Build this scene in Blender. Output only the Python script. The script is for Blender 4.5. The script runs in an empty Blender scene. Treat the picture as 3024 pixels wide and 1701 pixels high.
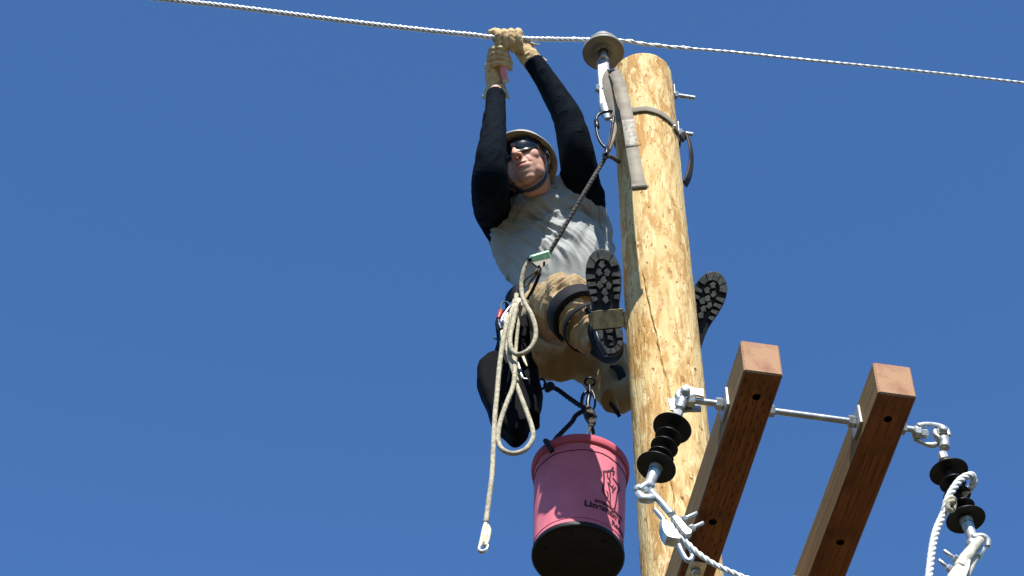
import bpy, math, random
import numpy as np
from mathutils import Vector, noise
random.seed(7)
S = bpy.context.scene
COL = S.collection
# ------------------------------------------------------------------ camera
CAMZ = 1.6
FPX, CX, CY = 6694.6, 1512.0, 850.5
EL, ROLL = math.radians(50.477), math.radians(-0.131)
Fw = np.array([0, math.cos(EL), math.sin(EL)])
U0 = np.array([0, -math.sin(EL), math.cos(EL)])
R0 = np.array([1.0, 0, 0])
Rt = R0*math.cos(ROLL) + U0*math.sin(ROLL)
Up = U0*math.cos(ROLL) - R0*math.sin(ROLL)
Bk = -Fw
CAM = np.array([0, 0, CAMZ])
cd = bpy.data.cameras.new('camera')
cam = bpy.data.objects.new('camera', cd)
COL.objects.link(cam)
from mathutils import Matrix
cam.matrix_world = Matrix(((Rt[0], Up[0], Bk[0], 0), (Rt[1], Up[1], Bk[1], 0), (Rt[2], Up[2], Bk[2], CAMZ), (0, 0, 0, 1)))
cd.sensor_width = 36
cd.lens = FPX/3024*36
cd.clip_end = 5000
S.camera = cam
# ------------------------------------------------------------------ sky and sun
SUN_EL, SUN_PHI = math.radians(45), math.radians(-4)      # PHI: degrees left (minus: right) of straight behind the camera
sd = Vector((-math.sin(SUN_PHI)*math.cos(SUN_EL), -math.cos(SUN_PHI)*math.cos(SUN_EL), math.sin(SUN_EL)))
w = bpy.data.worlds.new('World'); S.world = w; w.use_nodes = True
nt = w.node_tree
sky = nt.nodes.new('ShaderNodeTexSky'); sky.sky_type = 'NISHITA'; sky.sun_disc = False
sky.sun_elevation = SUN_EL; sky.sun_rotation = math.pi + SUN_PHI
sky.altitude = 900; sky.air_density = 1.0; sky.dust_density = 0.0; sky.ozone_density = 4.0
bg = nt.nodes['Background']; bg.inputs['Strength'].default_value = 0.095
tint = nt.nodes.new('ShaderNodeMix'); tint.data_type = 'RGBA'; tint.blend_type = 'MULTIPLY'; tint.inputs[0].default_value = 1
tint.inputs[7].default_value = (.72, 1.03, 1.30, 1)          # the camera's white balance on a clear high-altitude sky
nt.links.new(sky.outputs[0], tint.inputs[6]); nt.links.new(tint.outputs[2], bg.inputs[0])
sl = bpy.data.lights.new('sun', 'SUN'); sl.energy = 5.0; sl.angle = math.radians(0.53); sl.color = (1, .955, .88)
so = bpy.data.objects.new('sun', sl); COL.objects.link(so)
so.rotation_euler = sd.to_track_quat('Z', 'Y').to_euler()
so.location = (0, -20, 40)
S.view_settings.view_transform = 'Standard'; S.view_settings.look = 'None'
S.view_settings.gamma = 1; S.view_settings.use_curve_mapping = False
S.view_settings.exposure = 0.8

# ------------------------------------------------------------------ rays: photograph pixel -> point in the world
def A(*v): return np.array(v, float)
def ray(px, py): return Fw + Rt*((px-CX)/FPX) + Up*((CY-py)/FPX)
def WY(px, py, Y):                       # on the vertical plane y = Y
    d = ray(px, py); return CAM + d*(Y/d[1])
def WZ(px, py, Z):
    d = ray(px, py); return CAM + d*((Z-CAMZ)/d[2])
def WP(px, py, P, n):
    d = ray(px, py); return CAM + d*(np.dot(np.array(P)-CAM, n)/np.dot(d, n))
def PD(px, py, t): return CAM + ray(px, py)*t
def depth(P): return float(np.dot(P-CAM, Fw))
def nrm(v): v = np.array(v, float); return v/max(1e-9, np.linalg.norm(v))

# ------------------------------------------------------------------ materials
ALB = .84                                # overall reflectance level of everything in the place
def mat(name, col, rough=.6, metal=0, spec=.5, var=None, vscale=(8, 8, 8), vlo=.4, vhi=.6, bump=0, bscale=(60, 60, 60), detail=4,
        coat=0, trans=0, sss=0, sheen=0, var2=None, v2scale=(3, 3, 3), v2lo=.5, v2hi=.62, attr=None):
    col = tuple(c*ALB for c in col); var = var and tuple(c*ALB for c in var); var2 = var2 and tuple(c*ALB for c in var2)
    m = bpy.data.materials.new(name); m.use_nodes = True
    n, l = m.node_tree.nodes, m.node_tree.links
    p = n['Principled BSDF']
    p.inputs['Roughness'].default_value = rough; p.inputs['Metallic'].default_value = metal
    p.inputs['Specular IOR Level'].default_value = spec
    p.inputs['Coat Weight'].default_value = coat; p.inputs['Transmission Weight'].default_value = trans
    p.inputs['Subsurface Weight'].default_value = sss; p.inputs['Sheen Weight'].default_value = sheen
    if sss: p.inputs['Subsurface Scale'].default_value = .01
    tc = n.new('ShaderNodeTexCoord')
    def nz(scale, det=detail):
        mp = n.new('ShaderNodeMapping'); mp.inputs['Scale'].default_value = scale
        l.new(tc.outputs['Object'], mp.inputs[0])
        t = n.new('ShaderNodeTexNoise'); t.inputs['Scale'].default_value = 1; t.inputs['Detail'].default_value = det
        l.new(mp.outputs[0], t.inputs['Vector']); return t
    def mr(src, lo, hi):
        r = n.new('ShaderNodeMapRange'); r.inputs[1].default_value = lo; r.inputs[2].default_value = hi
        r.clamp = True; l.new(src, r.inputs[0]); return r.outputs[0]
    base = None
    if attr:
        a = n.new('ShaderNodeAttribute'); a.attribute_name = attr; base = a.outputs['Color']
    def mix(f, c2):
        nonlocal base
        x = n.new('ShaderNodeMix'); x.data_type = 'RGBA'
        l.new(f, x.inputs[0])
        if base is None: x.inputs[6].default_value = (*col, 1)
        else: l.new(base, x.inputs[6])
        x.inputs[7].default_value = (*c2, 1)
        base = x.outputs[2]
    if var: mix(mr(nz(vscale).outputs[0], vlo, vhi), var)
    if var2: mix(mr(nz(v2scale).outputs[0], v2lo, v2hi), var2)
    if base is None: p.inputs['Base Color'].default_value = (*col, 1)
    else: l.new(base, p.inputs['Base Color'])
    if bump:
        b = n.new('ShaderNodeBump'); b.inputs['Strength'].default_value = 1; b.inputs['Distance'].default_value = bump
        l.new(nz(bscale).outputs[0], b.inputs['Height']); l.new(b.outputs[0], p.inputs['Normal'])
    m['_n'] = 1
    return m

def wood_pole_mat():
    m = bpy.data.materials.new('peeled_pole_wood'); m.use_nodes = True
    n, l = m.node_tree.nodes, m.node_tree.links; p = n['Principled BSDF']
    p.inputs['Roughness'].default_value = .75; p.inputs['Specular IOR Level'].default_value = .25
    tc = n.new('ShaderNodeTexCoord')
    def tex(scale, det=5, rough=.55, dist=0, off=(0, 0, 0)):
        mp = n.new('ShaderNodeMapping'); mp.inputs['Scale'].default_value = scale; mp.inputs['Location'].default_value = off
        l.new(tc.outputs['Object'], mp.inputs[0])
        t = n.new('ShaderNodeTexNoise'); t.inputs['Scale'].default_value = 1; t.inputs['Detail'].default_value = det
        t.inputs['Roughness'].default_value = rough; t.inputs['Distortion'].default_value = dist
        l.new(mp.outputs[0], t.inputs['Vector']); return t.outputs[0]
    def ramp(src, a, b):
        r = n.new('ShaderNodeMapRange'); r.inputs[1].default_value = a; r.inputs[2].default_value = b; l.new(src, r.inputs[0]); return r.outputs[0]
    def mixc(f, a, b):
        x = n.new('ShaderNodeMix'); x.data_type = 'RGBA'; l.new(f, x.inputs[0])
        for i, c in ((6, a), (7, b)):
            if isinstance(c, tuple): x.inputs[i].default_value = (*c, 1)
            else: l.new(c, x.inputs[i])
        return x.outputs[2]
    c = mixc(ramp(tex((17, 17, 4.6), 7, .68, .5), .47, .56), (.55, .40, .175), (.40, .225, .068))     # cream to honey
    c = mixc(ramp(tex((34, 34, 9), 6, .68, .9, (3, 1, 5)), .53, .60), c, (.62, .475, .24))       # pale shaved patches
    c = mixc(ramp(tex((48, 48, 13), 6, .66, .9, (7, 2, 1)), .60, .65), c, (.29, .135, .034))       # brown bark remnants
    c = mixc(ramp(tex((95, 95, 11), 4, .6, .3, (1, 9, 4)), .58, .68), c, (.38, .205, .06))            # grain streaks
    c = mixc(ramp(tex((70, 70, 45), 3, .5, .2, (5, 5, 5)), .665, .70), c, (.14, .06, .02))          # gaff marks, knots
    l.new(c, p.inputs['Base Color'])
    b = n.new('ShaderNodeBump'); b.inputs['Distance'].default_value = .006; b.inputs['Strength'].default_value = 1
    l.new(tex((60, 60, 14), 8, .65, .6), b.inputs['Height']); l.new(b.outputs[0], p.inputs['Normal'])
    return m

def crossarm_mat(name, slits):
    m = bpy.data.materials.new(name); m.use_nodes = True
    n, l = m.node_tree.nodes, m.node_tree.links; p = n['Principled BSDF']
    p.inputs['Roughness'].default_value = .62; p.inputs['Specular IOR Level'].default_value = .3
    tc = n.new('ShaderNodeTexCoord')
    mp = n.new('ShaderNodeMapping'); mp.inputs['Scale'].default_value = (1, .035, 1); l.new(tc.outputs['Object'], mp.inputs[0])
    wv = n.new('ShaderNodeTexNoise'); wv.inputs['Scale'].default_value = 190; wv.inputs['Detail'].default_value = 4; l.new(mp.outputs[0], wv.inputs['Vector'])
    r = n.new('ShaderNodeMapRange'); r.inputs[1].default_value = .4; r.inputs[2].default_value = .68; l.new(wv.outputs[0], r.inputs[0])
    x = n.new('ShaderNodeMix'); x.data_type = 'RGBA'; l.new(r.outputs[0], x.inputs[0])
    x.inputs[6].default_value = (.30, .105, .03, 1); x.inputs[7].default_value = (.145, .043, .011, 1)
    out = x.outputs[2]
    n2 = n.new('ShaderNodeTexNoise'); n2.inputs['Scale'].default_value = 9; n2.inputs['Detail'].default_value = 3; l.new(tc.outputs['Object'], n2.inputs['Vector'])
    r2 = n.new('ShaderNodeMapRange'); r2.inputs[1].default_value = .5; r2.inputs[2].default_value = .75; l.new(n2.outputs[0], r2.inputs[0])
    y = n.new('ShaderNodeMix'); y.data_type = 'RGBA'; l.new(r2.outputs[0], y.inputs[0]); l.new(out, y.inputs[6]); y.inputs[7].default_value = (.11, .034, .012, 1)
    out = y.outputs[2]
    b = n.new('ShaderNodeBump'); b.inputs['Distance'].default_value = .0015
    l.new(wv.outputs[0], b.inputs['Height']); l.new(b.outputs[0], p.inputs['Normal'])
    l.new(out, p.inputs['Base Color'])
    return m

def endgrain_mat():
    m = bpy.data.materials.new('crossarm_end_grain'); m.use_nodes = True
    n, l = m.node_tree.nodes, m.node_tree.links; p = n['Principled BSDF']; p.inputs['Roughness'].default_value = .8
    p.inputs['Specular IOR Level'].default_value = .2
    tc = n.new('ShaderNodeTexCoord'); mp = n.new('ShaderNodeMapping'); mp.inputs['Location'].default_value = (.16, 0, .13)
    l.new(tc.outputs['Object'], mp.inputs[0])
    wv = n.new('ShaderNodeTexWave'); wv.wave_type = 'RINGS'; wv.rings_direction = 'Y'; wv.inputs['Scale'].default_value = 34
    wv.inputs['Distortion'].default_value = 5.0; wv.inputs['Detail Scale'].default_value = .6; wv.inputs['Detail'].default_value = 3; l.new(mp.outputs[0], wv.inputs['Vector'])
    x = n.new('ShaderNodeMix'); x.data_type = 'RGBA'; l.new(wv.outputs[0], x.inputs[0])
    x.inputs[6].default_value = (.31, .17, .09, 1); x.inputs[7].default_value = (.37, .22, .13, 1)
    ns = n.new('ShaderNodeTexNoise'); ns.inputs['Scale'].default_value = 22; l.new(tc.outputs['Object'], ns.inputs['Vector'])
    r = n.new('ShaderNodeMapRange'); r.inputs[1].default_value = .45; r.inputs[2].default_value = .75; l.new(ns.outputs[0], r.inputs[0])
    y = n.new('ShaderNodeMix'); y.data_type = 'RGBA'; l.new(r.outputs[0], y.inputs[0]); l.new(x.outputs[2], y.inputs[6]); y.inputs[7].default_value = (.25, .12, .07, 1)
    l.new(y.outputs[2], p.inputs['Base Color']); return m

M = {}
M['pole'] = wood_pole_mat()
M['arm'] = crossarm_mat('crossarm_wood', False)
M['armside'] = mat('crossarm_lit_side_tone', (.40, .235, .085), .75, spec=.2, var=(.31, .175, .06), vscale=(30, 2, 30), bump=.001, bscale=(90, 6, 90))  # paler, warmer tone on one side, standing in for grazing sun
M['end'] = endgrain_mat()
M['galv'] = mat('galvanized_steel', (.66, .67, .66), .36, .8, var=(.48, .49, .49), vscale=(40, 40, 40), bump=.0006, bscale=(90, 90, 90))
M['alu'] = mat('aluminium_casting', (.70, .70, .67), .42, .7, var=(.52, .52, .49), vscale=(60, 60, 60), bump=.0008, bscale=(120, 120, 120))
M['wire'] = mat('bare_aluminium_wire', (.85, .86, .87), .35, .6)
M['rubber'] = mat('black_polymer', (.012, .012, .012), .42, spec=.35, var=(.02, .019, .018), vscale=(20, 20, 20))
M['ins'] = mat('grey_polyethylene', (.30, .29, .26), .5, spec=.35, var=(.24, .235, .21), vscale=(12, 12, 12), vlo=.35, vhi=.65)
M['dark'] = mat('shade_black', (.01, .01, .01), .9)  # near-black for bolt holes and helmet band, shade put into the colour
M['skin'] = mat('skin', (.62, .33, .24), .52, spec=.35, sss=.12, attr='tint', bump=.0006, bscale=(260, 260, 260))
M['shirt'] = mat('heather_grey_jersey', (.42, .44, .43), .9, spec=.12, var=(.35, .37, .365), vscale=(300, 300, 300), bump=.0007, bscale=(500, 500, 500), sheen=0)
M['navy'] = mat('navy_jersey', (.0035, .0065, .011), .92, spec=.06, var=(.005, .009, .014), vscale=(200, 200, 200), bump=.0008, bscale=(400, 400, 400), sheen=0)
M['khaki'] = mat('khaki_canvas', (.46, .335, .19), .9, spec=.12, var=(.37, .26, .14), vscale=(7, 7, 7), bump=.0006, bscale=(420, 420, 420), sheen=0)
M['glove'] = mat('tan_leather', (.68, .50, .26), .75, spec=.25, var=(.52, .36, .17), vscale=(45, 45, 45), bump=.0015, bscale=(110, 110, 110), var2=(.34, .22, .10), v2scale=(28, 28, 28), v2lo=.56, v2hi=.7)
M['cuff'] = mat('glove_suede', (.55, .46, .30), .9, spec=.1, bump=.001, bscale=(150, 150, 150))
M['sole'] = mat('boot_rubber_black', (.012, .012, .012), .6, spec=.3)
M['lug'] = mat('boot_lug_rubber', (.13, .133, .12), .75, spec=.25, var=(.065, .067, .06), vscale=(60, 60, 60))
M['boot'] = mat('black_boot_leather', (.008, .0085, .009), .75, spec=.15, bump=.001, bscale=(80, 80, 80))
M['stir'] = mat('olive_painted_steel', (.17, .145, .07), .5, .5, var=(.10, .085, .045), vscale=(40, 40, 40))
M['pad'] = mat('black_nylon_pad', (.010, .011, .014), .75, spec=.2, bump=.001, bscale=(200, 200, 200))
M['hel'] = mat('white_helmet_plastic', (.78, .77, .73), .35, spec=.4)
M['helin'] = mat('helmet_liner_shade_beige', (.44, .39, .30), .65, spec=.3, var=(.34, .30, .23), vscale=(20, 20, 20))
M['helpad'] = mat('helmet_suspension_grey', (.16, .135, .11), .7)
M['glass'] = mat('dark_lens', (.005, .006, .009), .22, spec=.35)
M['chin'] = mat('navy_chin_strap', (.025, .04, .07), .7, bump=.0006, bscale=(300, 300, 300))
M['tongue'] = mat('pink_fibreglass_handle', (.80, .27, .30), .25, spec=.6, coat=.5, var=(.80, .42, .42), vscale=(40, 40, 40))
M['clear'] = mat('amber_handle_cap', (.62, .52, .40), .3, spec=.5)
M['strap'] = mat('grey_webbing', (.32, .28, .215), .8, spec=.2, var=(.24, .21, .165), vscale=(18, 18, 18), bump=.001, bscale=(240, 240, 240))
M['strapd'] = mat('dark_leather_strap', (.05, .035, .028), .6, spec=.3)
M['blk'] = mat('black_metal', (.03, .032, .036), .35, .7)
M['rope'] = mat('cream_rope', (.50, .455, .33), .85, spec=.15, var=(.32, .29, .21), vscale=(70, 70, 70), bump=.0016, bscale=(170, 170, 170))
M['ropew'] = mat('white_rope', (.78, .78, .75), .7, spec=.2, bump=.0006, bscale=(300, 300, 300))
M['roped'] = mat('dark_lanyard_rope', (.045, .04, .035), .8, var=(.12, .11, .09), vscale=(140, 140, 140), vlo=.5, vhi=.6, bump=.0012, bscale=(220, 220, 220))
M['ropen'] = mat('navy_hand_line', (.018, .022, .045), .8, bump=.0012, bscale=(220, 220, 220))
M['green'] = mat('green_anodized_aluminium', (.42, .85, .50), .5, 0, var=(.8, .95, .8), vscale=(70, 130, 70), vlo=.58, vhi=.66)
M['bronze'] = mat('dark_bronze', (.09, .075, .04), .6, .1)
M['pink'] = mat('pink_canvas', (.78, .21, .27), .8, spec=.2, var=(.70, .18, .235), vscale=(9, 9, 9), bump=.0008, bscale=(350, 350, 350))
M['pinkrim'] = mat('pink_rim_band', (.62, .12, .16), .75, spec=.2, bump=.0008, bscale=(260, 260, 260))
M['ink'] = mat('maroon_ink', (.055, .006, .014), .8)
M['bblack'] = mat('black_vinyl_base', (.012, .012, .011), .55, spec=.3, var=(.006, .006, .006), vscale=(16, 16, 16), bump=.001, bscale=(90, 90, 90))
M['pouch'] = mat('black_pouch_leather', (.004, .0045, .006), .85, spec=.08, bump=.001, bscale=(70, 70, 70))
M['red'] = mat('red_grip', (.32, .03, .03), .5)
M['teal'] = mat('teal_rope', (.03, .09, .10), .8)
M['tape'] = mat('cream_tape_wrap', (.75, .70, .48), .6)
M['ground'] = mat('dry_dirt_ground', (.085, .066, .042), .95, spec=.1, var=(.06, .05, .03), vscale=(.6, .6, .6), bump=.02, bscale=(7, 7, 7), var2=(.05, .06, .025), v2scale=(.15, .15, .15))

# ------------------------------------------------------------------ geometry helpers
ORG = {}
def tag(o, label=None, cat=None, group=None, kind=None):
    for k, v in (('label', label), ('category', cat), ('group', group), ('kind', kind)):
        if v: o[k] = v
    return o
def thing(name, loc, label, cat, group=None):
    o = bpy.data.objects.new(name, None); COL.objects.link(o); o.location = tuple(loc); o.empty_display_size = .1
    ORG[o.name] = np.array(loc, float); return tag(o, label, cat, group)
def mk(name, VF, m, parent=None, smooth=True, org=None, label=None, ang=None):
    V, Fc = VF
    V = np.asarray(V, float)
    if parent is not None: o0 = ORG[parent.name]
    else: o0 = np.array(org if org is not None else [V[:, 0].mean(), V[:, 1].mean(), V[:, 2].min()], float)
    me = bpy.data.meshes.new(name)
    me.from_pydata((V-o0).tolist(), [], [list(map(int, f)) for f in Fc]); me.update()
    ms = m if isinstance(m, (list, tuple)) else [m]
    for x in ms: me.materials.append(x)
    if smooth: me.polygons.foreach_set('use_smooth', [True]*len(me.polygons))
    o = bpy.data.objects.new(name, me); COL.objects.link(o)
    if ang is not None and smooth:
        try: me.set_sharp_from_angle(angle=math.radians(ang))
        except Exception: pass
    if parent is not None: o.parent = parent
    else: o.location = tuple(o0)
    ORG[o.name] = o0
    if label: o['label'] = label
    return o
def join(*vfs):
    V, Fc, k = [], [], 0
    for v, f in vfs:
        v = np.asarray(v, float); V.append(v); Fc += [[i+k for i in q] for q in f]; k += len(v)
    return np.concatenate(V), Fc
def catmull(P, n=8):
    P = [np.array(p, float) for p in P]
    Q = [2*P[0]-P[1]]+P+[2*P[-1]-P[-2]]; out = []
    for i in range(1, len(Q)-2):
        a, b, c, d = Q[i-1:i+3]
        for k in range(n):
            t = k/n
            out.append(.5*((2*b)+(c-a)*t+(2*a-5*b+4*c-d)*t*t+(3*b-a-3*c+d)*t**3))
    out.append(P[-1]); return np.array(out)
def frames(P, hint=None):
    P = np.asarray(P); T = np.gradient(P, axis=0); T /= np.maximum(np.linalg.norm(T, axis=1)[:, None], 1e-9)
    h = nrm(hint) if hint is not None else (A(0, 0, 1) if abs(T[0][2]) < .9 else A(1, 0, 0))
    X = []; x = nrm(h - T[0]*np.dot(h, T[0]))
    for t in T:
        x = nrm(x - t*np.dot(x, t)) if hint is None else nrm(h - t*np.dot(h, t))
        X.append(x)
    X = np.array(X); return T, X, np.cross(T, X)
def tube(P, r, n=10, hint=None, cap=True, r2=None):
    """r: radius along hint, r2: across it. rounded ends"""
    P = np.asarray(P, float); m = len(P)
    r = np.full(m, float(r)) if np.isscalar(r) else np.asarray(r, float)
    if len(r) != m: r = np.interp(np.linspace(0, 1, m), np.linspace(0, 1, len(r)), r)
    if r2 is None: r2 = r
    elif np.isscalar(r2): r2 = np.full(m, float(r2))
    else: r2 = np.interp(np.linspace(0, 1, m), np.linspace(0, 1, len(r2)), r2)
    T, X, Y = frames(P, hint)
    V, Fc = [], []
    for i in range(m):
        for k in range(n):
            a = 2*math.pi*k/n; V.append(P[i]+X[i]*(r[i]*math.cos(a))+Y[i]*(r2[i]*math.sin(a)))
    for i in range(m-1):
        for k in range(n):
            k2 = (k+1) % n; Fc.append([i*n+k, i*n+k2, (i+1)*n+k2, (i+1)*n+k])
    if cap: Fc.append(list(range(n))[::-1]); Fc.append([(m-1)*n+k for k in range(n)])
    return np.array(V), Fc
def sp(P, r, n=12, k=8, **kw):           # tube along a spline
    Q = catmull(P, k)
    if not np.isscalar(r): r = np.interp(np.linspace(0, len(P)-1, len(Q)), range(len(r)), r)
    r2 = kw.pop('r2', None)
    if r2 is not None and not np.isscalar(r2): r2 = np.interp(np.linspace(0, len(P)-1, len(Q)), range(len(r2)), r2)
    return tube(Q, r, n, r2=r2, **kw)
def ball(c, r, n=14, ax=None):
    c = np.array(c, float); r = (r, r, r) if np.isscalar(r) else r
    ax = ax if ax is not None else np.eye(3)
    V, Fc = [], []; m = n
    for i in range(m+1):
        th = math.pi*i/m
        for k in range(2*n):
            a = math.pi*k/n
            q = (r[0]*math.sin(th)*math.cos(a), r[1]*math.sin(th)*math.sin(a), r[2]*math.cos(th))
            V.append(c+ax[0]*q[0]+ax[1]*q[1]+ax[2]*q[2])
    for i in range(m):
        for k in range(2*n):
            k2 = (k+1) % (2*n); Fc.append([i*2*n+k, (i+1)*2*n+k, (i+1)*2*n+k2, i*2*n+k2])
    return np.array(V), Fc
def lathe(prof, c, axis, n=32, closed=True, sx=1):
    """prof: (r, h) pairs along axis"""
    axis = nrm(axis); h = A(1, 0, 0) if abs(axis[0]) < .8 else A(0, 1, 0)
    X = nrm(h-axis*np.dot(h, axis)); Y = np.cross(axis, X); c = np.array(c, float)
    V, Fc = [], []
    for r, z in prof:
        for k in range(n):
            a = 2*math.pi*k/n; V.append(c+axis*z+X*(r*math.cos(a))+Y*(r*math.sin(a)))
    m = len(prof)
    for i in range(m-1):
        for k in range(n):
            k2 = (k+1) % n; Fc.append([i*n+k, i*n+k2, (i+1)*n+k2, (i+1)*n+k])
    if closed:
        if prof[0][0] > 1e-6: Fc.append(list(range(n))[::-1])
        if prof[-1][0] > 1e-6: Fc.append([(m-1)*n+k for k in range(n)])
    return np.array(V), Fc
def cyl(a, b, r, n=20, ch=.15, r2=None):
    a, b = np.array(a, float), np.array(b, float); L = np.linalg.norm(b-a); e = min(r*ch, L*.2); r2 = r if r2 is None else r2
    return lathe([(r-e, 0), (r, e), (r2, L-e), (r2-e, L)], a, b-a, n)
def box(c, ax, d, bev=.0):
    """c centre, ax three axes, d full sizes; bevelled on all edges"""
    c = np.array(c, float); ax = [nrm(x) for x in ax]; h = np.array(d)/2; e = min(bev, min(h)*.8)
    if e <= 0:
        V = [c+ax[0]*(sx*h[0])+ax[1]*(sy*h[1])+ax[2]*(sz*h[2]) for sx in (-1, 1) for sy in (-1, 1) for sz in (-1, 1)]
        return np.array(V), [[0, 1, 3, 2], [4, 6, 7, 5], [0, 4, 5, 1], [2, 3, 7, 6], [0, 2, 6, 4], [1, 5, 7, 3]]
    V = []; idx = {}
    for sx in (-1, 1):
        for sy in (-1, 1):
            for sz in (-1, 1):
                s = (sx, sy, sz)
                for a in range(3):
                    q = [s[i]*(h[i] if i == a else h[i]-e) for i in range(3)]
                    idx[(s, a)] = len(V); V.append(c+ax[0]*q[0]+ax[1]*q[1]+ax[2]*q[2])
    Fc = []
    for a in range(3):
        b, d2 = [i for i in range(3) if i != a]
        for s in (-1, 1):
            q = []
            for u, v in ((-1, -1), (1, -1), (1, 1), (-1, 1)):
                t = [0, 0, 0]; t[a] = s; t[b] = u; t[d2] = v; q.append(idx[(tuple(t), a)])
            Fc.append(q)
    for a in range(3):
        b, d2 = [i for i in range(3) if i != a]
        for u in (-1, 1):
            for v in (-1, 1):
                t0 = [0, 0, 0]; t1 = [0, 0, 0]; t0[a] = -1; t1[a] = 1
                for t in (t0, t1): t[b] = u; t[d2] = v
                Fc.append([idx[(tuple(t0), b)], idx[(tuple(t1), b)], idx[(tuple(t1), d2)], idx[(tuple(t0), d2)]])
    for sx in (-1, 1):
        for sy in (-1, 1):
            for sz in (-1, 1):
                s = (sx, sy, sz); Fc.append([idx[(s, 0)], idx[(s, 1)], idx[(s, 2)]])
    return np.array(V), Fc
def prism(pts, n, th, bev=0):
    """flat outline (3-D points) given thickness th along n"""
    P = np.array(pts, float); n = nrm(n); m = len(P)
    if bev:
        c = P.mean(0); Q = c+(P-c)*(1-bev)
        rings = [Q-n*th/2, P-n*th/2*.6, P+n*th/2*.6, Q+n*th/2]
    else: rings = [P-n*th/2, P+n*th/2]
    V = np.concatenate(rings); Fc = [list(range(m))[::-1], [(len(rings)-1)*m+i for i in range(m)]]
    for r in range(len(rings)-1):
        for i in range(m):
            j = (i+1) % m; Fc.append([r*m+i, r*m+j, (r+1)*m+j, (r+1)*m+i])
    return V, Fc
def band(P, N, wd, th, closed=False):
    """flat strap along P whose face normal is N (per point), width wd"""
    P = np.asarray(P, float); N = np.asarray(N, float); m = len(P)
    T = np.gradient(P, axis=0); V, Fc = [], []
    wd = np.full(m, wd) if np.isscalar(wd) else np.interp(np.linspace(0, 1, m), np.linspace(0, 1, len(wd)), wd)
    for i in range(m):
        n = nrm(N[i]); s = nrm(np.cross(nrm(T[i]), n)); n = nrm(np.cross(s, nrm(T[i])))
        for a, b in ((-1, -1), (-1, 1), (-.9, 1.25), (.9, 1.25), (1, 1), (1, -1)):
            V.append(P[i]+s*(a*wd[i]/2)+n*(b*th/2))
    k = 6
    for i in range(m-1):
        for a in range(k):
            b = (a+1) % k; Fc.append([i*k+a, i*k+b, (i+1)*k+b, (i+1)*k+a])
    Fc.append(list(range(k))[::-1]); Fc.append([(m-1)*k+a for a in range(k)])
    return np.array(V), Fc
def temp(VF):
    me = bpy.data.meshes.new('tmp'); me.from_pydata(np.asarray(VF[0]).tolist(), [], [list(map(int, f)) for f in VF[1]])
    o = bpy.data.objects.new('tmp', me); COL.objects.link(o); return o
def grab(o):
    dg = bpy.context.evaluated_depsgraph_get(); dg.update(); ev = o.evaluated_get(dg); me = bpy.data.meshes.new_from_object(ev)
    V = np.empty(len(me.vertices)*3); me.vertices.foreach_get('co', V); V = V.reshape(-1, 3)
    N = np.empty(len(me.vertices)*3); me.vertices.foreach_get('normal', N); N = N.reshape(-1, 3)
    Fc = [list(p.vertices) for p in me.polygons]
    bpy.data.meshes.remove(me); om = o.data; bpy.data.objects.remove(o); bpy.data.meshes.remove(om)
    return V, N, Fc
def clay(parts, vox=.005, smooth=4):
    o = temp(join(*parts))
    r = o.modifiers.new('r', 'REMESH'); r.mode = 'VOXEL'; r.voxel_size = vox; r.use_smooth_shade = True
    if smooth:
        s = o.modifiers.new('s', 'SMOOTH'); s.factor = .5; s.iterations = smooth
    return grab(o)
def ncoords(C, seed=0, octs=2):
    return np.array([noise.fractal(Vector((c[0]+seed, c[1]+seed*.37, c[2]-seed)), 1.0, 2.0, octs) for c in C])
def helix(P, n_str, rad, pitch, per=10, phase=0):
    """resample path P and return strand paths"""
    P = np.asarray(P, float); d = np.concatenate([[0], np.cumsum(np.linalg.norm(np.diff(P, axis=0), axis=1))]); L = d[-1]
    m = max(4, int(L/pitch*per)); s = np.linspace(0, L, m)
    Q = np.stack([np.interp(s, d, P[:, i]) for i in range(3)], 1)
    T, X, Y = frames(Q); out = []
    for k in range(n_str):
        a = 2*math.pi*(s/pitch+k/n_str)+phase
        out.append(Q+X*(rad*np.cos(a))[:, None]+Y*(rad*np.sin(a))[:, None])
    return out
def nut(a, axis, r, h, n=6):
    axis = nrm(axis); return lathe([(r*.86, 0), (r, h*.15), (r, h*.85), (r*.86, h)], a, axis, n)

# ------------------------------------------------------------------ ground
def grid_ground():
    n = 60; V = []; Fc = []
    xs = np.sign(np.linspace(-1, 1, n))*np.abs(np.linspace(-1, 1, n))**3*3000
    for y in xs:
        for x in xs: V.append((x, y+4, .12*noise.noise(Vector((x*.07, y*.07, 0)))))
    for i in range(n-1):
        for j in range(n-1): Fc.append([i*n+j, i*n+j+1, (i+1)*n+j+1, (i+1)*n+j])
    return np.array(V), Fc
g = mk('ground', grid_ground(), M['ground'], org=(0, 0, 0)); g['kind'] = 'structure'

# ------------------------------------------------------------------ pole
PX, PY, PZT = .4805, 4.7225, 6.951+CAMZ
RT, TAP = .110, .003
def prad(z): return RT+TAP*(PZT-z)
def hitpole(px, py, extra=0.0):
    d = ray(px, py); z = 6.5
    for _ in range(12):
        r = prad(z)+extra
        a = d[0]**2+d[1]**2; b = -2*(d[0]*PX+d[1]*PY); c = PX**2+PY**2-r*r
        q = max(0, b*b-4*a*c); t = (-b-math.sqrt(q))/(2*a); P = CAM+d*t; z = P[2]
    return P
def pang(P): return math.atan2(P[1]-PY, P[0]-PX)
def ppt(a, z, e=0.0): return A(PX+(prad(z)+e)*math.cos(a), PY+(prad(z)+e)*math.sin(a), z)
crack = [hitpole(*q) for q in ((1896, 806), (1903, 845), (1912, 890), (1925, 945), (1938, 1000), (1950, 1060), (1962, 1098), (1968, 1130), (1976, 1165), (1985, 1200))]
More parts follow.
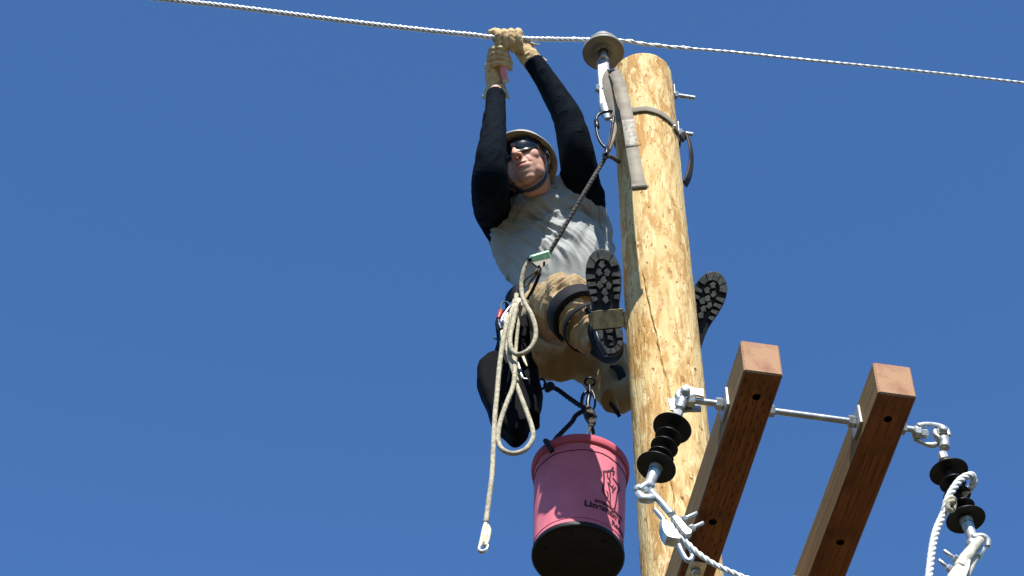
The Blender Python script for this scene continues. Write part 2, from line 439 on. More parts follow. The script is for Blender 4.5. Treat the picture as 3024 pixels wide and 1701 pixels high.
crack2 = [hitpole(*q) for q in ((1975, 1400), (1983, 1440), (1989, 1490), (1992, 1540), (2000, 1600))]
crack3 = [hitpole(*q) for q in ((2000, 740), (2015, 760), (2035, 785))]
def build_pole():
    n = 400
    zs = np.concatenate([np.linspace(0, 5.3, 40)[:-1], np.linspace(5.3, PZT-.012, 560)])
    th = np.linspace(0, 2*math.pi, n, endpoint=False)
    V = []
    ck = []
    for C in (crack, crack2, crack3):
        z = np.array([c[2] for c in C]); a = np.unwrap([pang(c) for c in C]); o = np.argsort(z); ck.append((z[o], a[o]))
    cs, sn = np.cos(th), np.sin(th)
    for z in zs:
        r = np.full(n, prad(z))
        if z > 5.0:
            for k in range(n):
                x, y = cs[k], sn[k]
                r[k] += .0026*noise.noise(Vector((x*1.3, y*1.3, z*1.3))) + .0016*noise.noise(Vector((x*4, y*4, z*2.2)))
                q = noise.noise(Vector((x*7+5, y*7, z*5))); r[k] += .0012*max(0, q)**.5 if q > 0 else 0
                r[k] += .0008*noise.noise(Vector((x*22, y*22, z*12)))
            for cz, ca in ck:
                if cz[0]-.03 < z < cz[-1]+.03:
                    c = np.interp(z, cz, ca); c += .035*noise.noise(Vector((0, 3, z*22)))
                    wdt = .016*min(1, (z-cz[0]+.03)/.08, (cz[-1]+.03-z)/.08)
                    dd = np.abs((th-c+math.pi) % (2*math.pi)-math.pi)
                    r -= .014*np.clip(1-dd/max(wdt*2.0, .004), 0, 1)
        e = max(0, (z-(PZT-.02))/.02); r -= .004*e*e
        V.append(np.stack([PX+r*cs, PY+r*sn, np.full(n, z)], 1))
    r = np.full(n, RT-.008); V.append(np.stack([PX+r*cs, PY+r*sn, np.full(n, PZT)], 1))
    V = np.concatenate(V); m = len(zs)+1; Fc = []
    for i in range(m-1):
        for k in range(n): k2 = (k+1) % n; Fc.append([i*n+k, i*n+k2, (i+1)*n+k2, (i+1)*n+k])
    Fc.append([(m-1)*n+k for k in range(n)])
    return V, Fc
pole = thing('utility_pole', (PX, PY, 0), 'tall peeled yellow wooden utility pole with a long crack and a sawn round top', 'utility pole')
mk('shaft', build_pole(), M['pole'], pole)
AZ = math.radians(10.2966)
qd = A(math.cos(AZ), math.sin(AZ), 0)            # along the wires and through-bolts
ad = A(math.sin(AZ), -math.cos(AZ), 0)           # along the crossarms, towards the camera
# through bolts, nuts on the right side
for (x0, y0, x1, y1, rr) in ((2002, 283, 2052, 289, .0085), (2010, 391, 2046, 399, .0085)):
    Pn = A(PX, PY, 0); a = WP(x0, y0, Pn, ad); b = WP(x1, y1, Pn, ad)
    z = (a[2]+b[2])/2; a[2] = b[2] = z
    st = A(PX, PY, z)+qd*(prad(z)-.004)
    bo = mk('bolt', cyl(st, A(PX, PY, z)+qd*np.dot(b-A(PX, PY, z), qd), rr, 14), M['galv'], pole, ang=35)
    mk('washer', box(st+qd*.006, (qd, A(0, 0, 1), ad), (.004, .058, .058), .001), M['galv'], bo, smooth=False)
    mk('nut', nut(st+qd*.009, qd, .0165, .017), M['galv'], bo, smooth=False)

# ------------------------------------------------------------------ pole top pin insulator on its bracket
ix = PX-.143; IC = A(ix, PY-.02, 0)
ib = WP(1782, 156, IC, A(0, 1, 0))               # centre of the lower disc rim
IC = ib.copy()
ins = thing('pin_insulator', ib-A(0, 0, .45), 'grey disc pin insulator on a steel bracket beside the pole top', 'insulator')
up = A(0, 0, 1)
mk('lower_skirt', lathe([(.0, .02), (.018, .02), (.018, .004), (.026, .002), (.030, -.004), (.036, -.004), (.038, .006), (.052, .010), (.070, .004), (.0765, -.004), (.0785, 0), (.078, .010), (.070, .020), (.045, .032), (.04, .034)], ib, up, 56, False), M['ins'], ins)
mk('upper_skirt', lathe([(.035, .030), (.050, .032), (.062, .026), (.0665, .028), (.068, .034), (.064, .044), (.048, .054), (.034, .060), (.028, .068), (.028, .078), (.036, .082), (.037, .092), (.028, .098), (.0, .099)], ib, up, 56, False), M['ins'], ins)
lr = mk('rib_ring', join(*[ball(ib+A(math.cos(a)*.0325, math.sin(a)*.0325, -.005), .0042, 5) for a in np.linspace(0, 2*math.pi, 13)[:-1]]), M['ins'], ins)
mk('pin', join(cyl(ib+A(0, 0, -.045), ib+A(0, 0, .02), .0125, 18), lathe([(.0125, -.048), (.018, -.046), (.018, -.04), (.0125, -.036)], ib, up, 18)), M['galv'], ins)
# channel bracket: an open steel channel running down the pole side
def channel(c0, c1, wv, dv, wd, dp, th):
    """wv width dir, dv direction of flanges"""
    pr = [(-wd/2, dp), (-wd/2, 0), (-wd/2+th*1.4, -th), (wd/2-th*1.4, -th), (wd/2, 0), (wd/2, dp), (wd/2-th, dp), (wd/2-th, th), (-wd/2+th, th), (-wd/2+th, dp)]
    V = [c+wv*a+dv*b for c in (c0, c1) for a, b in pr]; m = len(pr)
    Fc = [[i, (i+1) % m, (i+1) % m+m, i+m] for i in range(m)]+[list(range(m))[::-1], list(range(m, 2*m))]
    return np.array(V), Fc
zt = ib[2]-.045; zb = WP(1795, 335, ib, A(0, 1, 0))[2]
mk('bracket', join(channel(A(ix, PY-.02, zt), A(ix+.0, PY-.02, zb+.03), nrm(A(1, -.25, 0)), nrm(A(.25, 1, 0)), .044, .026, .004),
   tube(catmull([A(ix, PY-.02, zb+.05), A(ix+.002, PY-.024, zb), A(ix+.008, PY-.02, zb-.035)], 4), [.022, .020, .013], 14, hint=(1, 0, 0), r2=[.014, .016, .010])), M['galv'], ins, smooth=True, ang=30)
for zz in (WP(1783, 262, ib, A(0, 1, 0))[2],):
    P0 = A(ix-.018, PY-.02, zz)
    bo = mk('bolt_head', nut(P0, -qd, .016, .014), M['galv'], ins, smooth=False)
    mk('bolt_shank', cyl(A(ix-.01, PY-.02, zz), A(PX-.08, PY-.01, zz), .008, 12), M['galv'], ins)

# ------------------------------------------------------------------ overhead wire (stranded, with helical armour rods)
wp0 = A(ix, PY-.02, 0)
def WW(px, py): return WP(px, py, wp0, ad)
left = [WW(*q) for q in ((-260, -85), (120, -42), (500, 0), (701, 22), (1038, 65), (1296, 94), (1400, 104), (1450, 110), (1560, 115), (1650, 117), (1735, 118), (1782, 120))]
right = [WW(*q) for q in ((1782, 120), (1840, 121), (1920, 133), (2000, 141), (2160, 154), (2360, 175), (2700, 209), (3024, 245), (3400, 287))]
wire = thing('overhead_wire', left[7], 'twisted bare aluminium overhead wire tied to the grey pin insulator', 'wire')
La, Lb = catmull(left, 6), catmull(right, 6)
def sub(P, a, b): return P[int(a*(len(P)-1)):int(b*(len(P)-1))+1]
for ph, s in enumerate(helix(La, 3, .0050, .060, 12)):
    mk('strand', tube(s, .0050, 7), M['wire'], wire)
for s in helix(sub(Lb, 0, .42), 3, .0042, .13, 22):
    mk('strand', tube(s, .0036, 7), M['wire'], wire)
for s in helix(sub(Lb, .40, 1), 3, .0026, .09, 12):
    mk('strand', tube(s, .0033, 6), M['wire'], wire)
for s in helix(sub(Lb, .02, .40), 1, .0078, .105, 22, 1.0):
    mk('tie_wire', tube(s, .0022, 6), M['wire'], wire)
for s in helix(sub(La, .72, .99), 1, .0082, .10, 22, 1.0):
    mk('tie_wire', tube(s, .0022, 6), M['wire'], wire)
an = np.linspace(0, 2*math.pi, 40)
mk('tie_loop', tube(np.stack([ib[0]+.031*np.cos(an), ib[1]+.031*np.sin(an), np.full(40, ib[2]+.074)], 1), .0035, 8), M['wire'], wire)

# ------------------------------------------------------------------ crossarms
AW, AH, AZB = .095, .1113, 4.0145+CAMZ
def make_arm(off, s, label, holes, back=1.3):
    c = A(PX, PY, 0)+qd*off
    L = s+back; mid = c+ad*((s-back)/2)+A(0, 0, AZB+AH/2)
    o = temp(box(mid, (qd, ad, up), (AW, L, AH), .004))
    cuts = []
    for (hx, hy) in holes:
        P = WZ(hx, hy, AZB)
        cuts.append(lathe([(.0105, -.02), (.0105, .05)], P, up, 20))
    cut = temp(join(*cuts))
    b = o.modifiers.new('b', 'BOOLEAN'); b.operation = 'DIFFERENCE'; b.object = cut; b.solver = 'EXACT'
    V, N, Fc = grab(o); om = cut.data; bpy.data.objects.remove(cut); bpy.data.meshes.remove(om)
    org = mid-A(0, 0, AH/2)
    t = thing('crossarm', org, label, 'crossarm', 'paired wooden crossarms')
    me = bpy.data.meshes.new('beam')
    Vl = V-org                               # local frame turned so that grain runs along y
    rot = np.array([qd, -ad, up])
    me.from_pydata((Vl@rot.T).tolist(), [], [list(map(int, f)) for f in Fc]); me.update()
    for m_ in (M['arm'], M['armside'], M['end'], M['dark']): me.materials.append(m_)
    for p in me.polygons:
        n_ = p.normal
        k = 0
        if abs(n_[1]) > .6 and p.center[1] < -L/2+.01: k = 2
        elif n_[0] < -.8 and p.area > .01: k = 1
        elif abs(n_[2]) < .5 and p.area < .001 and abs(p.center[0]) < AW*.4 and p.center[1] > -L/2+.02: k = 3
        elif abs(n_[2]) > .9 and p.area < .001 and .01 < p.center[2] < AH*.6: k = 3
        p.material_index = k
    bo = bpy.data.objects.new('beam', me); COL.objects.link(bo); bo.parent = t
    bo.rotation_euler = (0, 0, AZ); ORG[bo.name] = org
    t['_c'] = 0; del t['_c']
    return t, c
o1, o2 = -.0913, .2413
arm1, c1 = make_arm(o1, 1.150, 'brown crossarm running in front of the pole, with rows of incised slits underneath', ((2234, 1173), (2105, 1542)))
arm2, c2 = make_arm(o2, 1.138, 'brown crossarm standing clear of the pole, nearer the right edge, fine grained underside', ((2622, 1238), (2482, 1602)))
# incising slits, thin dark strips on the underside of arm 1
sl_v = []
rnd = random.Random(3)
for i in range(46):
    for j in range(7):
        s = 1.12-i*.045-(j % 2)*.02+rnd.uniform(-.004, .004); u = (-.036+j*.0115)+rnd.uniform(-.001, .001)
        if abs(u) > .038 or rnd.random() < .25: continue
        P = c1+qd*u+ad*s+A(0, 0, AZB-.0006); sl_v.append(box(P, (qd, ad, up), (.0016, rnd.uniform(.010, .017), .0011)))
so_ = mk('incised_slits', join(*sl_v), mat('incision_dark', (.05, .014, .006), .9), arm1, smooth=False); so_['kind'] = 'stuff'
# small bolted plate under arm 1
pp = WZ(2058, 1672, AZB); tX = nrm(WZ(2100, 1672, AZB)-WZ(2020, 1672, AZB))
pl = mk('brace_plate', box(pp+A(0, 0, -.004)+ad*(-.02), (qd, ad, up), (.046, .085, .006), .0015), M['galv'], arm1, smooth=False)
mk('bolt_head', lathe([(.012, 0), (.012, .006), (.007, .011), (0, .012)], pp+A(0, 0, -.007)-ad*.012, -up, 18), M['galv'], pl)

# ------------------------------------------------------------------ spacer bolt through both arms
RZ = AZB+AH*.52
rs = WZ(2282, 1214, RZ); sR = np.dot(rs-A(PX, PY, 0), ad)
def RP(u, dz=0.0, s=None): return A(PX, PY, 0)+qd*u+ad*(sR if s is None else s)+A(0, 0, RZ+dz)
rod = thing('spacer_bolt', RP(o1), 'long galvanized threaded bolt passing through both crossarms', 'bolt')
mk('rod', cyl(RP(o1-AW/2-.09), RP(o2+AW/2+.07), .0085, 20), M['galv'], rod, ang=40)
def plate_nut(u, sgn):
    wz = mk('washer_plate', box(RP(u+sgn*.004, 0), (qd, ad, up), (.007, .062, .062), .0012), M['galv'], rod, smooth=False)
    mk('nut', nut(RP(u+sgn*.008), qd*sgn, .0165, .018), M['galv'], wz, smooth=False)
plate_nut(o1-AW/2, -1); plate_nut(o1+AW/2, 1); plate_nut(o2-AW/2, -1); plate_nut(o2+AW/2, 1)

# ------------------------------------------------------------------ dead-end insulators
HP = RP(0)
def HW(px, py, b=0.0): return WP(px, py, HP, ad)+ad*b
def bar(pts, wd, th, n=None, k=6):
    Q = catmull(pts, k) if len(pts) > 2 else np.array(pts); n = ad if n is None else n
    return band(Q, [n]*len(Q), wd, th)
def ringpl(c, ro, ri, th, n=ad, seg=26, a0=0, a1=2*math.pi):
    n = nrm(n); X = nrm(np.cross(n, up)); Y = np.cross(n, X)
    pr = [(ri, -th/2), (ro-.001, -th/2), (ro, -th/2+.001), (ro, th/2-.001), (ro-.001, th/2), (ri, th/2)]
    return lathe(pr+[pr[0]], c, n, seg, False)
def deadend(pxs, label, link, side):
    (tx, ty), (bx, by) = pxs['top'], pxs['bot']
    T = HW(tx, ty); Bm = HW(bx, by); ax = nrm(Bm-T)
    t = thing('strain_insulator', (T+Bm)/2, label, 'insulator', 'black strain insulators hanging from the spacer bolt')
    L = np.linalg.norm(Bm-T); n = 5
    rads = [.0475, .0325, .0335, .0325, .0475]
    for i in range(n):
        c = T+ax*(L*i/(n-1)); r = rads[i]
        # a cupped shed: thin rim, hollow underside
        mk('shed', lathe([(.012, -.012), (r*.5, -.008), (r*.85, -.002), (r, .0022), (r*.995, .0045), (r*.9, .0035), (r*.55, .0005), (.0125, .001)], c, ax, 48, False), M['rubber'], t)
    mk('core', lathe([(.0155, -.035), (.0125, -.025), (.0125, L+.012), (.0155, L+.02)], T, ax, 24), M['rubber'], t)
    mk('top_fitting', join(lathe([(.011, -.060), (.0125, -.055), (.0125, -.020), (.0105, -.012)], T, ax, 8)), M['alu'], t, ang=40)
    mk('bottom_fitting', lathe([(.0165, .004), (.0155, .012), (.0135, .035), (.0125, .06), (.013, .062), (.013, .085), (.010, .095)], Bm, ax, 20), M['alu'], t, ang=40)
    return t, T, Bm, ax
d1, T1, B1, a1 = deadend(dict(top=(1986, 1262), bot=(1939, 1377)), 'black ribbed strain insulator hanging in front of the pole', None, -1)
d2, T2, B2, a2 = deadend(dict(top=(2801, 1391), bot=(2851, 1531)), 'black ribbed strain insulator hanging right of the crossarms, white rope around it', None, 1)
# clevis hardware, left
cl = thing('eye_clevis', HW(2016, 1165), 'galvanized eye clevis joining the insulator in front of the pole to the bolt', 'clevis', 'galvanized clevis fittings')
eye = HW(2019, 1172, .0)
mk('eye', join(lathe([(.011, -.009), (.021, -.008), (.0225, 0), (.021, .008), (.011, .009), (.011, -.009)], eye, ad, 30, False),
   sp([HW(2015, 1185), HW(2010, 1198), HW(2006, 1208)], [.017, .012, .012], 12)), M['alu'], cl)
mk('clevis_bolt', join(lathe([(.0, .030), (.006, .0295), (.0105, .026), (.0125, .02), (.0125, -.02), (.009, -.024)], eye, ad, 24)), M['alu'], cl)
mk('cheek_plate', prism([HW(*q, .014) for q in ((2008, 1156), (2020, 1150), (2044, 1160), (2075, 1163), (2075, 1186), (2045, 1178), (2022, 1190), (2008, 1184))], ad, .006, .06), M['alu'], cl, ang=30)
mk('cheek_plate', prism([HW(*q, -.018) for q in ((1978, 1166), (1992, 1160), (2030, 1172), (2075, 1176), (2075, 1200), (2040, 1200), (2010, 1205), (1984, 1195))], ad, .006, .06), M['alu'], cl, ang=30)
mk('lock_nut', nut(RP(o1-AW/2-.100), qd, .018, .022), M['alu'], cl, smooth=False)
# clevis hardware, right
cr = thing('eye_clevis', HW(2760, 1290), 'galvanized shackle joining the outer right insulator to the bolt end', 'clevis', 'galvanized clevis fittings')
eye2 = HW(2780, 1283)
mk('eye', join(lathe([(.0125, -.008), (.022, -.007), (.0235, 0), (.022, .007), (.0125, .008), (.0125, -.008)], eye2, ad, 30, False),
   sp([HW(2785, 1298), HW(2789, 1310), HW(2790, 1322)], [.016, .0125, .0125], 12)), M['alu'], cr)
mk('clevis_bolt', lathe([(.0, .026), (.006, .0255), (.0105, .022), (.0115, .016), (.0115, -.018), (.009, -.022)], eye2, ad, 24), M['alu'], cr)
mk('shackle', join(sp([HW(2706, 1268, .012), HW(2735, 1263, .012), HW(2768, 1265, .010), HW(2792, 1277, .010), HW(2799, 1295, .008)], [.007, .005, .005, .0055, .006], 10, hint=ad, r2=[.008, .007, .007, .007, .007]),
   sp([HW(2706, 1285, -.012), HW(2735, 1300, -.012), HW(2758, 1305, -.012), HW(2775, 1300, -.012)], [.007, .006, .008, .008], 10)), M['alu'], cr)
mk('collar', lathe([(.010, 0), (.0165, .003), (.0165, .018), (.011, .021)], HW(2695, 1276), qd, 8), M['alu'], cr, ang=30)
mk('nut', nut(HW(2714, 1279), qd, .013, .022), M['alu'], cr, smooth=False)

# ------------------------------------------------------------------ strain clamps
def body(pts, n, th): return prism(pts, n, th, .08)
k1 = thing('strain_clamp', HW(1990, 1560), 'white aluminium strain clamp with two bolts hanging in front of the pole', 'clamp', 'aluminium strain clamps')
mk('socket', join(ball(HW(1893, 1450, .004), (.020, .013, .014), 10, (qd, ad, up)), sp([HW(1885, 1462, .004), HW(1893, 1482, .012), HW(1915, 1484, .012), HW(1930, 1474, .008)], [.010, .012, .012, .009], 10),
   sp([HW(1885, 1455, .01), HW(1905, 1442, .012), HW(1930, 1440, .006)], [.008, .008, .005], 8)), M['alu'], k1)
def limb(a, b, wd, th, off): P = [HW(*a, off), HW(*b, off)]; return band(np.array(P), [ad]*2, wd, th)
mk('link_bar', sp([HW(1917, 1464, .015), HW(1950, 1499, .015), HW(1980, 1534, .015)], [.0085, .0085, .009], 10), M['alu'], k1)
mk('link_bar', sp([HW(1933, 1503, .0), HW(1948, 1520, .0), HW(1962, 1537, .0)], [.006, .0065, .0065], 10), M['alu'], k1)
mk('keeper', prism([HW(*q, .016) for q in ((1976, 1544), (1990, 1540), (2005, 1553), (2024, 1577), (2038, 1588), (2036, 1598), (2020, 1602), (2008, 1590))], ad, .016, .1), M['alu'], k1, ang=30)
mk('clamp_body', join(prism([HW(*q, .002) for q in ((1948, 1545), (1953, 1540), (1975, 1560), (2011, 1602), (2006, 1608), (1985, 1606), (1965, 1600), (1954, 1585), (1948, 1565))], ad, .030, .12)), M['alu'], k1, ang=40)
for (x0, y0, x1, y1) in ((1998, 1553, 2052, 1534), (2022, 1580, 2071, 1563)):
    a, b = HW(x0, y0, .014), HW(x1, y1, .022); m_ = a+(b-a)*.35
    bo = mk('clamp_bolt', cyl(a, b, .0042, 12), M['alu'], k1)
    mk('nut', nut(m_-(b-a)*.14, b-a, .0088, .012), M['alu'], bo, smooth=False)
lp = [HW(2003, 1612, .004), HW(2016, 1640, .004), HW(2030, 1659, .004), HW(2043, 1650, .004), HW(2040, 1628, .004), HW(2024, 1608, .004)]
mk('loop_eye', sp(lp, [.006]*6, 10), M['galv'], k1)
jw = thing('dead_end_wire', HW(2030, 1605), 'white stranded wire leaving the strain clamp towards the bottom edge', 'wire')
jp = catmull([HW(1975, 1550, .008), HW(2000, 1583, .008), HW(2022, 1608, .010), HW(2050, 1640, .014), (HW(2090, 1676, .02)), HW(2140, 1712, .03), HW(2220, 1760, .05), HW(2320, 1800, .1)], 8)
for s in helix(jp, 3, .0034, .055, 12): mk('strand', tube(s, .0034, 7), M['ropew'], jw)
k2 = thing('strain_clamp', HW(2850, 1640), 'cream coated strain clamp with two threaded bolts at the lower right corner', 'clamp', 'aluminium strain clamps')
mk('socket', join(ball(HW(2877, 1608, 0), (.020, .016, .018), 10, (qd, ad, up)), sp([HW(2868, 1597, .01), HW(2895, 1596, .014), (HW(2912, 1606, .012)), HW(2914, 1622, .008)], [.010, .008, .008, .007], 10),
   sp([HW(2860, 1640, .0), HW(2885, 1636, -.004), HW(2905, 1622, 0)], [.008, .014, .009], 10)), M['alu'], k2)
M['cream'] = mat('cream_casting', (.74, .70, .56), .55, spec=.35, var=(.50, .46, .37), vscale=(45, 45, 45), bump=.0015, bscale=(60, 60, 60))
mk('link_bar', sp([HW(2890, 1606, .014), HW(2868, 1632, .014), HW(2845, 1662, .014), HW(2828, 1690, .014)], [.010, .013, .015, .015], 12), M['cream'], k2)
mk('link_bar', sp([HW(2882, 1648, .0), HW(2868, 1668, .0), HW(2850, 1700, .0), HW(2838, 1730, 0)], [.007, .010, .013, .013], 12), M['cream'], k2)
mk('clamp_body', prism([HW(*q, .010) for q in ((2840, 1660), (2860, 1672), (2856, 1700), (2836, 1745), (2790, 1760), (2792, 1712), (2818, 1680))], ad, .032, .12), M['cream'], k2, ang=40)
for (x0, y0, x1, y1) in ((2832, 1668, 2780, 1640), (2812, 1696, 2765, 1668)):
    a, b = HW(x0, y0, .010), HW(x1, y1, .016)
    bo = mk('clamp_bolt', cyl(a, b, .0048, 12), M['galv'], k2)
    mk('nut', nut(a+(b-a)*.12, b-a, .0095, .013), M['galv'], bo, smooth=False)
# white three-strand rope looped over the right insulator
wr = thing('white_rope', HW(2770, 1520, .03), 'thick white three-strand rope looped over the right strain insulator', 'rope')
rp = catmull([HW(2836, 1462, -.01), HW(2862, 1456, .028), HW(2852, 1446, .048), HW(2820, 1460, .052), HW(2795, 1490, .050), HW(2780, 1520, .045), HW(2775, 1545, .036)], 8)
rp2 = catmull([HW(2775, 1545, .036), HW(2764, 1568, .034), HW(2751, 1600, .034), HW(2742, 1640, .034), HW(2735, 1690, .034), HW(2728, 1760, .034), HW(2722, 1850, .034)], 8)
for P_ in (rp, rp2):
    for s in helix(P_, 3, .0046, .052, 14): mk('strand', tube(s, .0050, 8), M['ropew'], wr)
mk('knot', join(sp([HW(2776, 1530, .040), HW(2788, 1524, .060), HW(2800, 1528, .05), HW(2796, 1545, .045), HW(2780, 1552, .055), HW(2778, 1538, .06), HW(2794, 1534, .062)], [.0065]*7, 8),
   sp([HW(2790, 1512, .05), HW(2793, 1522, .055), HW(2782, 1530, .05)], [.003, .006, .007], 8)), M['rope'], wr)

# ================================================================== THE LINEMAN
HIPC = WY(1655, 985, 5.05)
man = thing('person', (HIPC[0], HIPC[1], WY(1800, 1050, 4.6)[2]), 'lineman in white helmet and navy-sleeved grey shirt, both arms raised to the wire', 'person')
def WM(px, py, Y):                       # the trunk leans away from the camera below the neck
    return WY(px, py, Y+(.15*min(1, max(0, (py-450)/220)) if Y > 4.83 else 0))
# ---- joints, measured in the photograph and placed at their own distance
NECK = WM(1588, 582, 4.90)
ShR, ShL = WM(1472, 650, 4.90), WM(1712, 575, 4.87)          # his right / his left shoulder
ElR, ElL = WM(1447, 480, 4.78), WM(1688, 352, 4.77)
WrR, WrL = WM(1464, 285, 4.70), WM(1588, 196, 4.68)
HipR, HipL = WM(1590, 985, 5.04), WM(1705, 1020, 5.07)
KnR, KnL = WM(1678, 893, 4.74), WM(1795, 1165, 5.0)
AnR, AnL = WM(1790, 1010, 4.66), WM(2010, 1045, 4.94)
SLR = [WM(1465, 276, 4.70), WM(1463, 312, 4.705), WM(1456, 400, 4.70), WM(1450, 480, 4.725), WM(1447, 545, 4.79), WM(1452, 615, 4.87), WM(1466, 672, 4.915), WM(1472, 712, 4.925)]
SLRr = [.035, .036, .047, .058, .066, .068, .052, .030]
SLL = [WM(1574, 180, 4.665), WM(1596, 212, 4.685), WM(1640, 282, 4.73), WM(1678, 352, 4.77), WM(1698, 430, 4.82), WM(1712, 505, 4.86), WM(1722, 560, 4.89), WM(1732, 600, 4.91)]
SLLr = [.037, .038, .046, .055, .062, .068, .066, .046]
# ---- head frame (viewer right / up / face forward)
hf = nrm(Rt*-.38+Up*.38+Bk*.84); hu = nrm(Rt*-.33+Up*.84-Bk*.50); hu = nrm(hu-hf*np.dot(hu, hf)); hs = np.cross(hu, hf)
HC = PD(1552, 484, depth(WY(1560, 485, 4.84)))
HA = (hs, hu, hf)
def H(x, y, z): return HC+hs*x+hu*y+hf*z
def bl(x, y, z, r, n=12): return ball(H(x, y, z), r, n, HA)
head = [bl(0, .022, -.012, (.078, .100, .098), 22), bl(0, -.035, .022, (.066, .070, .070), 18), bl(0, -.066, .040, (.045, .045, .050), 14),
        bl(0, -.097, .060, (.028, .019, .020)), bl(-.034, -.066, .026, (.027, .034, .040)), bl(.034, -.066, .026, (.027, .034, .040)),
        bl(-.040, -.014, .053, (.030, .030, .024)), bl(.040, -.014, .053, (.030, .030, .024)),
        bl(0, -.055, .074, (.036, .028, .020)),
        sp([H(-.045, .038, .066), H(0, .042, .088), H(.045, .038, .066)], [.012, .012, .012], 10),
        sp([H(0, .030, .082), H(0, .008, .098), H(0, -.014, .112), H(0, -.020, .108)], [.008, .009, .0125, .010], 12),
        bl(-.013, -.018, .097, (.010, .009, .013), 8), bl(.013, -.018, .097, (.010, .009, .013), 8),
        sp([H(-.033, -.050, .074), H(-.012, -.0455, .090), H(0, -.047, .0925), H(.012, -.0455, .090), H(.033, -.048, .074)], [.003, .0045, .0042, .0045, .003], 8),
        sp([H(-.028, -.054, .077), H(0, -.0585, .0915), H(.028, -.053, .077)], [.003, .0058, .003], 8),
        bl(.079, -.012, -.010, (.009, .030, .018)), bl(-.079, -.012, -.010, (.009, .030, .018)),
        sp([H(0, -.05, -.02), (H(0, -.05, -.03)+NECK)/2+hf*.006, NECK, NECK+A(0, .02, -.06)], [.062, .060, .062, .060], 20)]
sdir = nrm(ShL-ShR)
tors = [sp([NECK+A(0, .01, -.03), WM(1600, 640, 4.93), WM(1628, 730, 4.96), WM(1655, 850, 5.02), WM(1655, 960, 5.06), WM(1652, 1030, 5.08)], [.05, .12, .145, .140, .135, .10], 26, hint=(1, 0, .1), r2=[.045, .070, .095, .10, .105, .08])]
def limbs(*pr): return [sp([a for a in p], r, 16) for p, r in pr]
limb_l = limbs(((WM(1464, 262, 4.695), *SLR[1:6], WM(1490, 640, 4.99), NECK+A(-.04, .08, -.14)), [.022]+[r*.48 for r in SLRr[1:6]]+[.03, .03]),
             ((SLL[0]*.5+SLL[1]*.5, *SLL[1:6], WM(1712, 560, 4.99), NECK+A(.04, .09, -.15)), [.018]+[r*.48 for r in SLLr[1:6]]+[.03, .03]),
             ((WM(1600, 975, 5.05), WM(1635, 935, 4.91), WM(1680, 908, 4.78), WM(1722, 945, 4.70), WM(1762, 985, 4.67), AnR), [.075, .07, .055, .05, .045, .035]),
             ((WM(1690, 1005, 5.09), WM(1745, 1055, 5.14), WM(1806, 1145, 5.16), WM(1880, 1148, 5.12), WM(1960, 1085, 5.03), WM(2010, 1045, 4.96)), [.08, .07, .045, .042, .04, .035]))
V, N, Fc = clay(head+tors+limb_l, .0035, 4)
# shallow details on the face mesh
L_ = np.stack([(V-HC)@hs, (V-HC)@hu, (V-HC)@hf], 1)
front = np.clip((L_[:, 2]-.03)/.03, 0, 1)*(np.abs(L_[:, 0]) < .07)
def gz(x0, y0, sx, sy): return np.exp(-((L_[:, 0]-x0)/sx)**2-((L_[:, 1]-y0)/sy)**2)*front
dsp = -.0065*gz(0, -.0515, .030, .0030)
for s_ in (-1, 1):
    u_ = L_[:, 0]*s_; v_ = L_[:, 1]
    c_ = .020+(-.018-v_)*.42; dsp -= .0030*np.exp(-((u_-c_)/.0035)**2)*np.clip((-.012-v_)/.01, 0, 1)*np.clip((v_+.062)/.012, 0, 1)*front   # smile folds
    dsp -= .005*gz(.0075*s_, -.026, .004, .004)
dsp -= .0025*gz(0, -.074, .02, .005)
V = V+N*dsp[:, None]
body = mk('body', (V, Fc), M['skin'], man)
ca = body.data.color_attributes.new('tint', 'FLOAT_COLOR', 'POINT')
lip = np.clip(gz(0, -.0455, .022, .0045)+gz(0, -.0595, .020, .006), 0, 1)
stub = np.clip(np.exp(-((L_[:, 1]+.088)/.035)**2)*(L_[:, 2] > -.02)+.5*gz(0, -.036, .028, .008), 0, 1)*(L_[:, 1] < -.03)
nz = np.array([noise.noise(Vector((v[0]*60, v[1]*60, v[2]*60))) for v in V])*.5+.5
rud = np.clip(gz(0, -.01, .02, .02)+gz(.045, -.012, .02, .02)+gz(-.045, -.012, .02, .02), 0, 1)*.5+.3*nz
colr = A(.62, .345, .245)[None]*np.ones((len(V), 1))
def mixn(c, t, f): return c*(1-f[:, None])+np.array(t)[None]*f[:, None]
colr = mixn(colr, (.56, .24, .17), rud); colr = mixn(colr, (.30, .21, .16), stub*.40*(.6+.6*nz)); colr = mixn(colr, (.46, .13, .12), lip*.9)
neckm = np.clip((-.10-L_[:, 1])/.03, 0, 1); colr = mixn(colr, (.50, .20, .13), neckm*.7)
ca.data.foreach_set('color', np.concatenate([np.clip(colr, 0, 1), np.ones((len(V), 1))], 1).ravel())

# ---- helmet: shell, brim, liner (worn tipped back on the head)
TB = math.radians(30)
ku = hu*math.cos(TB)-hf*math.sin(TB); kf = hf*math.cos(TB)+hu*math.sin(TB)
KC = HC+hu*.006-hs*.004
def K(x, y, z): return KC+hs*x+ku*y+kf*z
def eshell(prof, cx, cz, m=56, n=HA, tilt=0.0, yoff=0):
    V, Fc = [], []
    for (r, y) in prof:
        for k in range(m):
            a = 2*math.pi*k/m; fr = math.cos(a)
            rx = cx*r; rz = cz*r*(1+.10*max(0, fr)*(r > 1.02))
            V.append(K(rx*math.sin(a), y+yoff+tilt*fr*rz, rz*fr-.004))
    k_ = len(prof)
    for i in range(k_-1):
        for k in range(m): k2 = (k+1) % m; Fc.append([i*m+k, i*m+k2, (i+1)*m+k2, (i+1)*m+k])
    return np.array(V), Fc
HX, HZ, HY = .101, .112, .022
dome = [(math.sin(t), .118*math.cos(t)) for t in np.linspace(.02, math.pi/2, 14)]
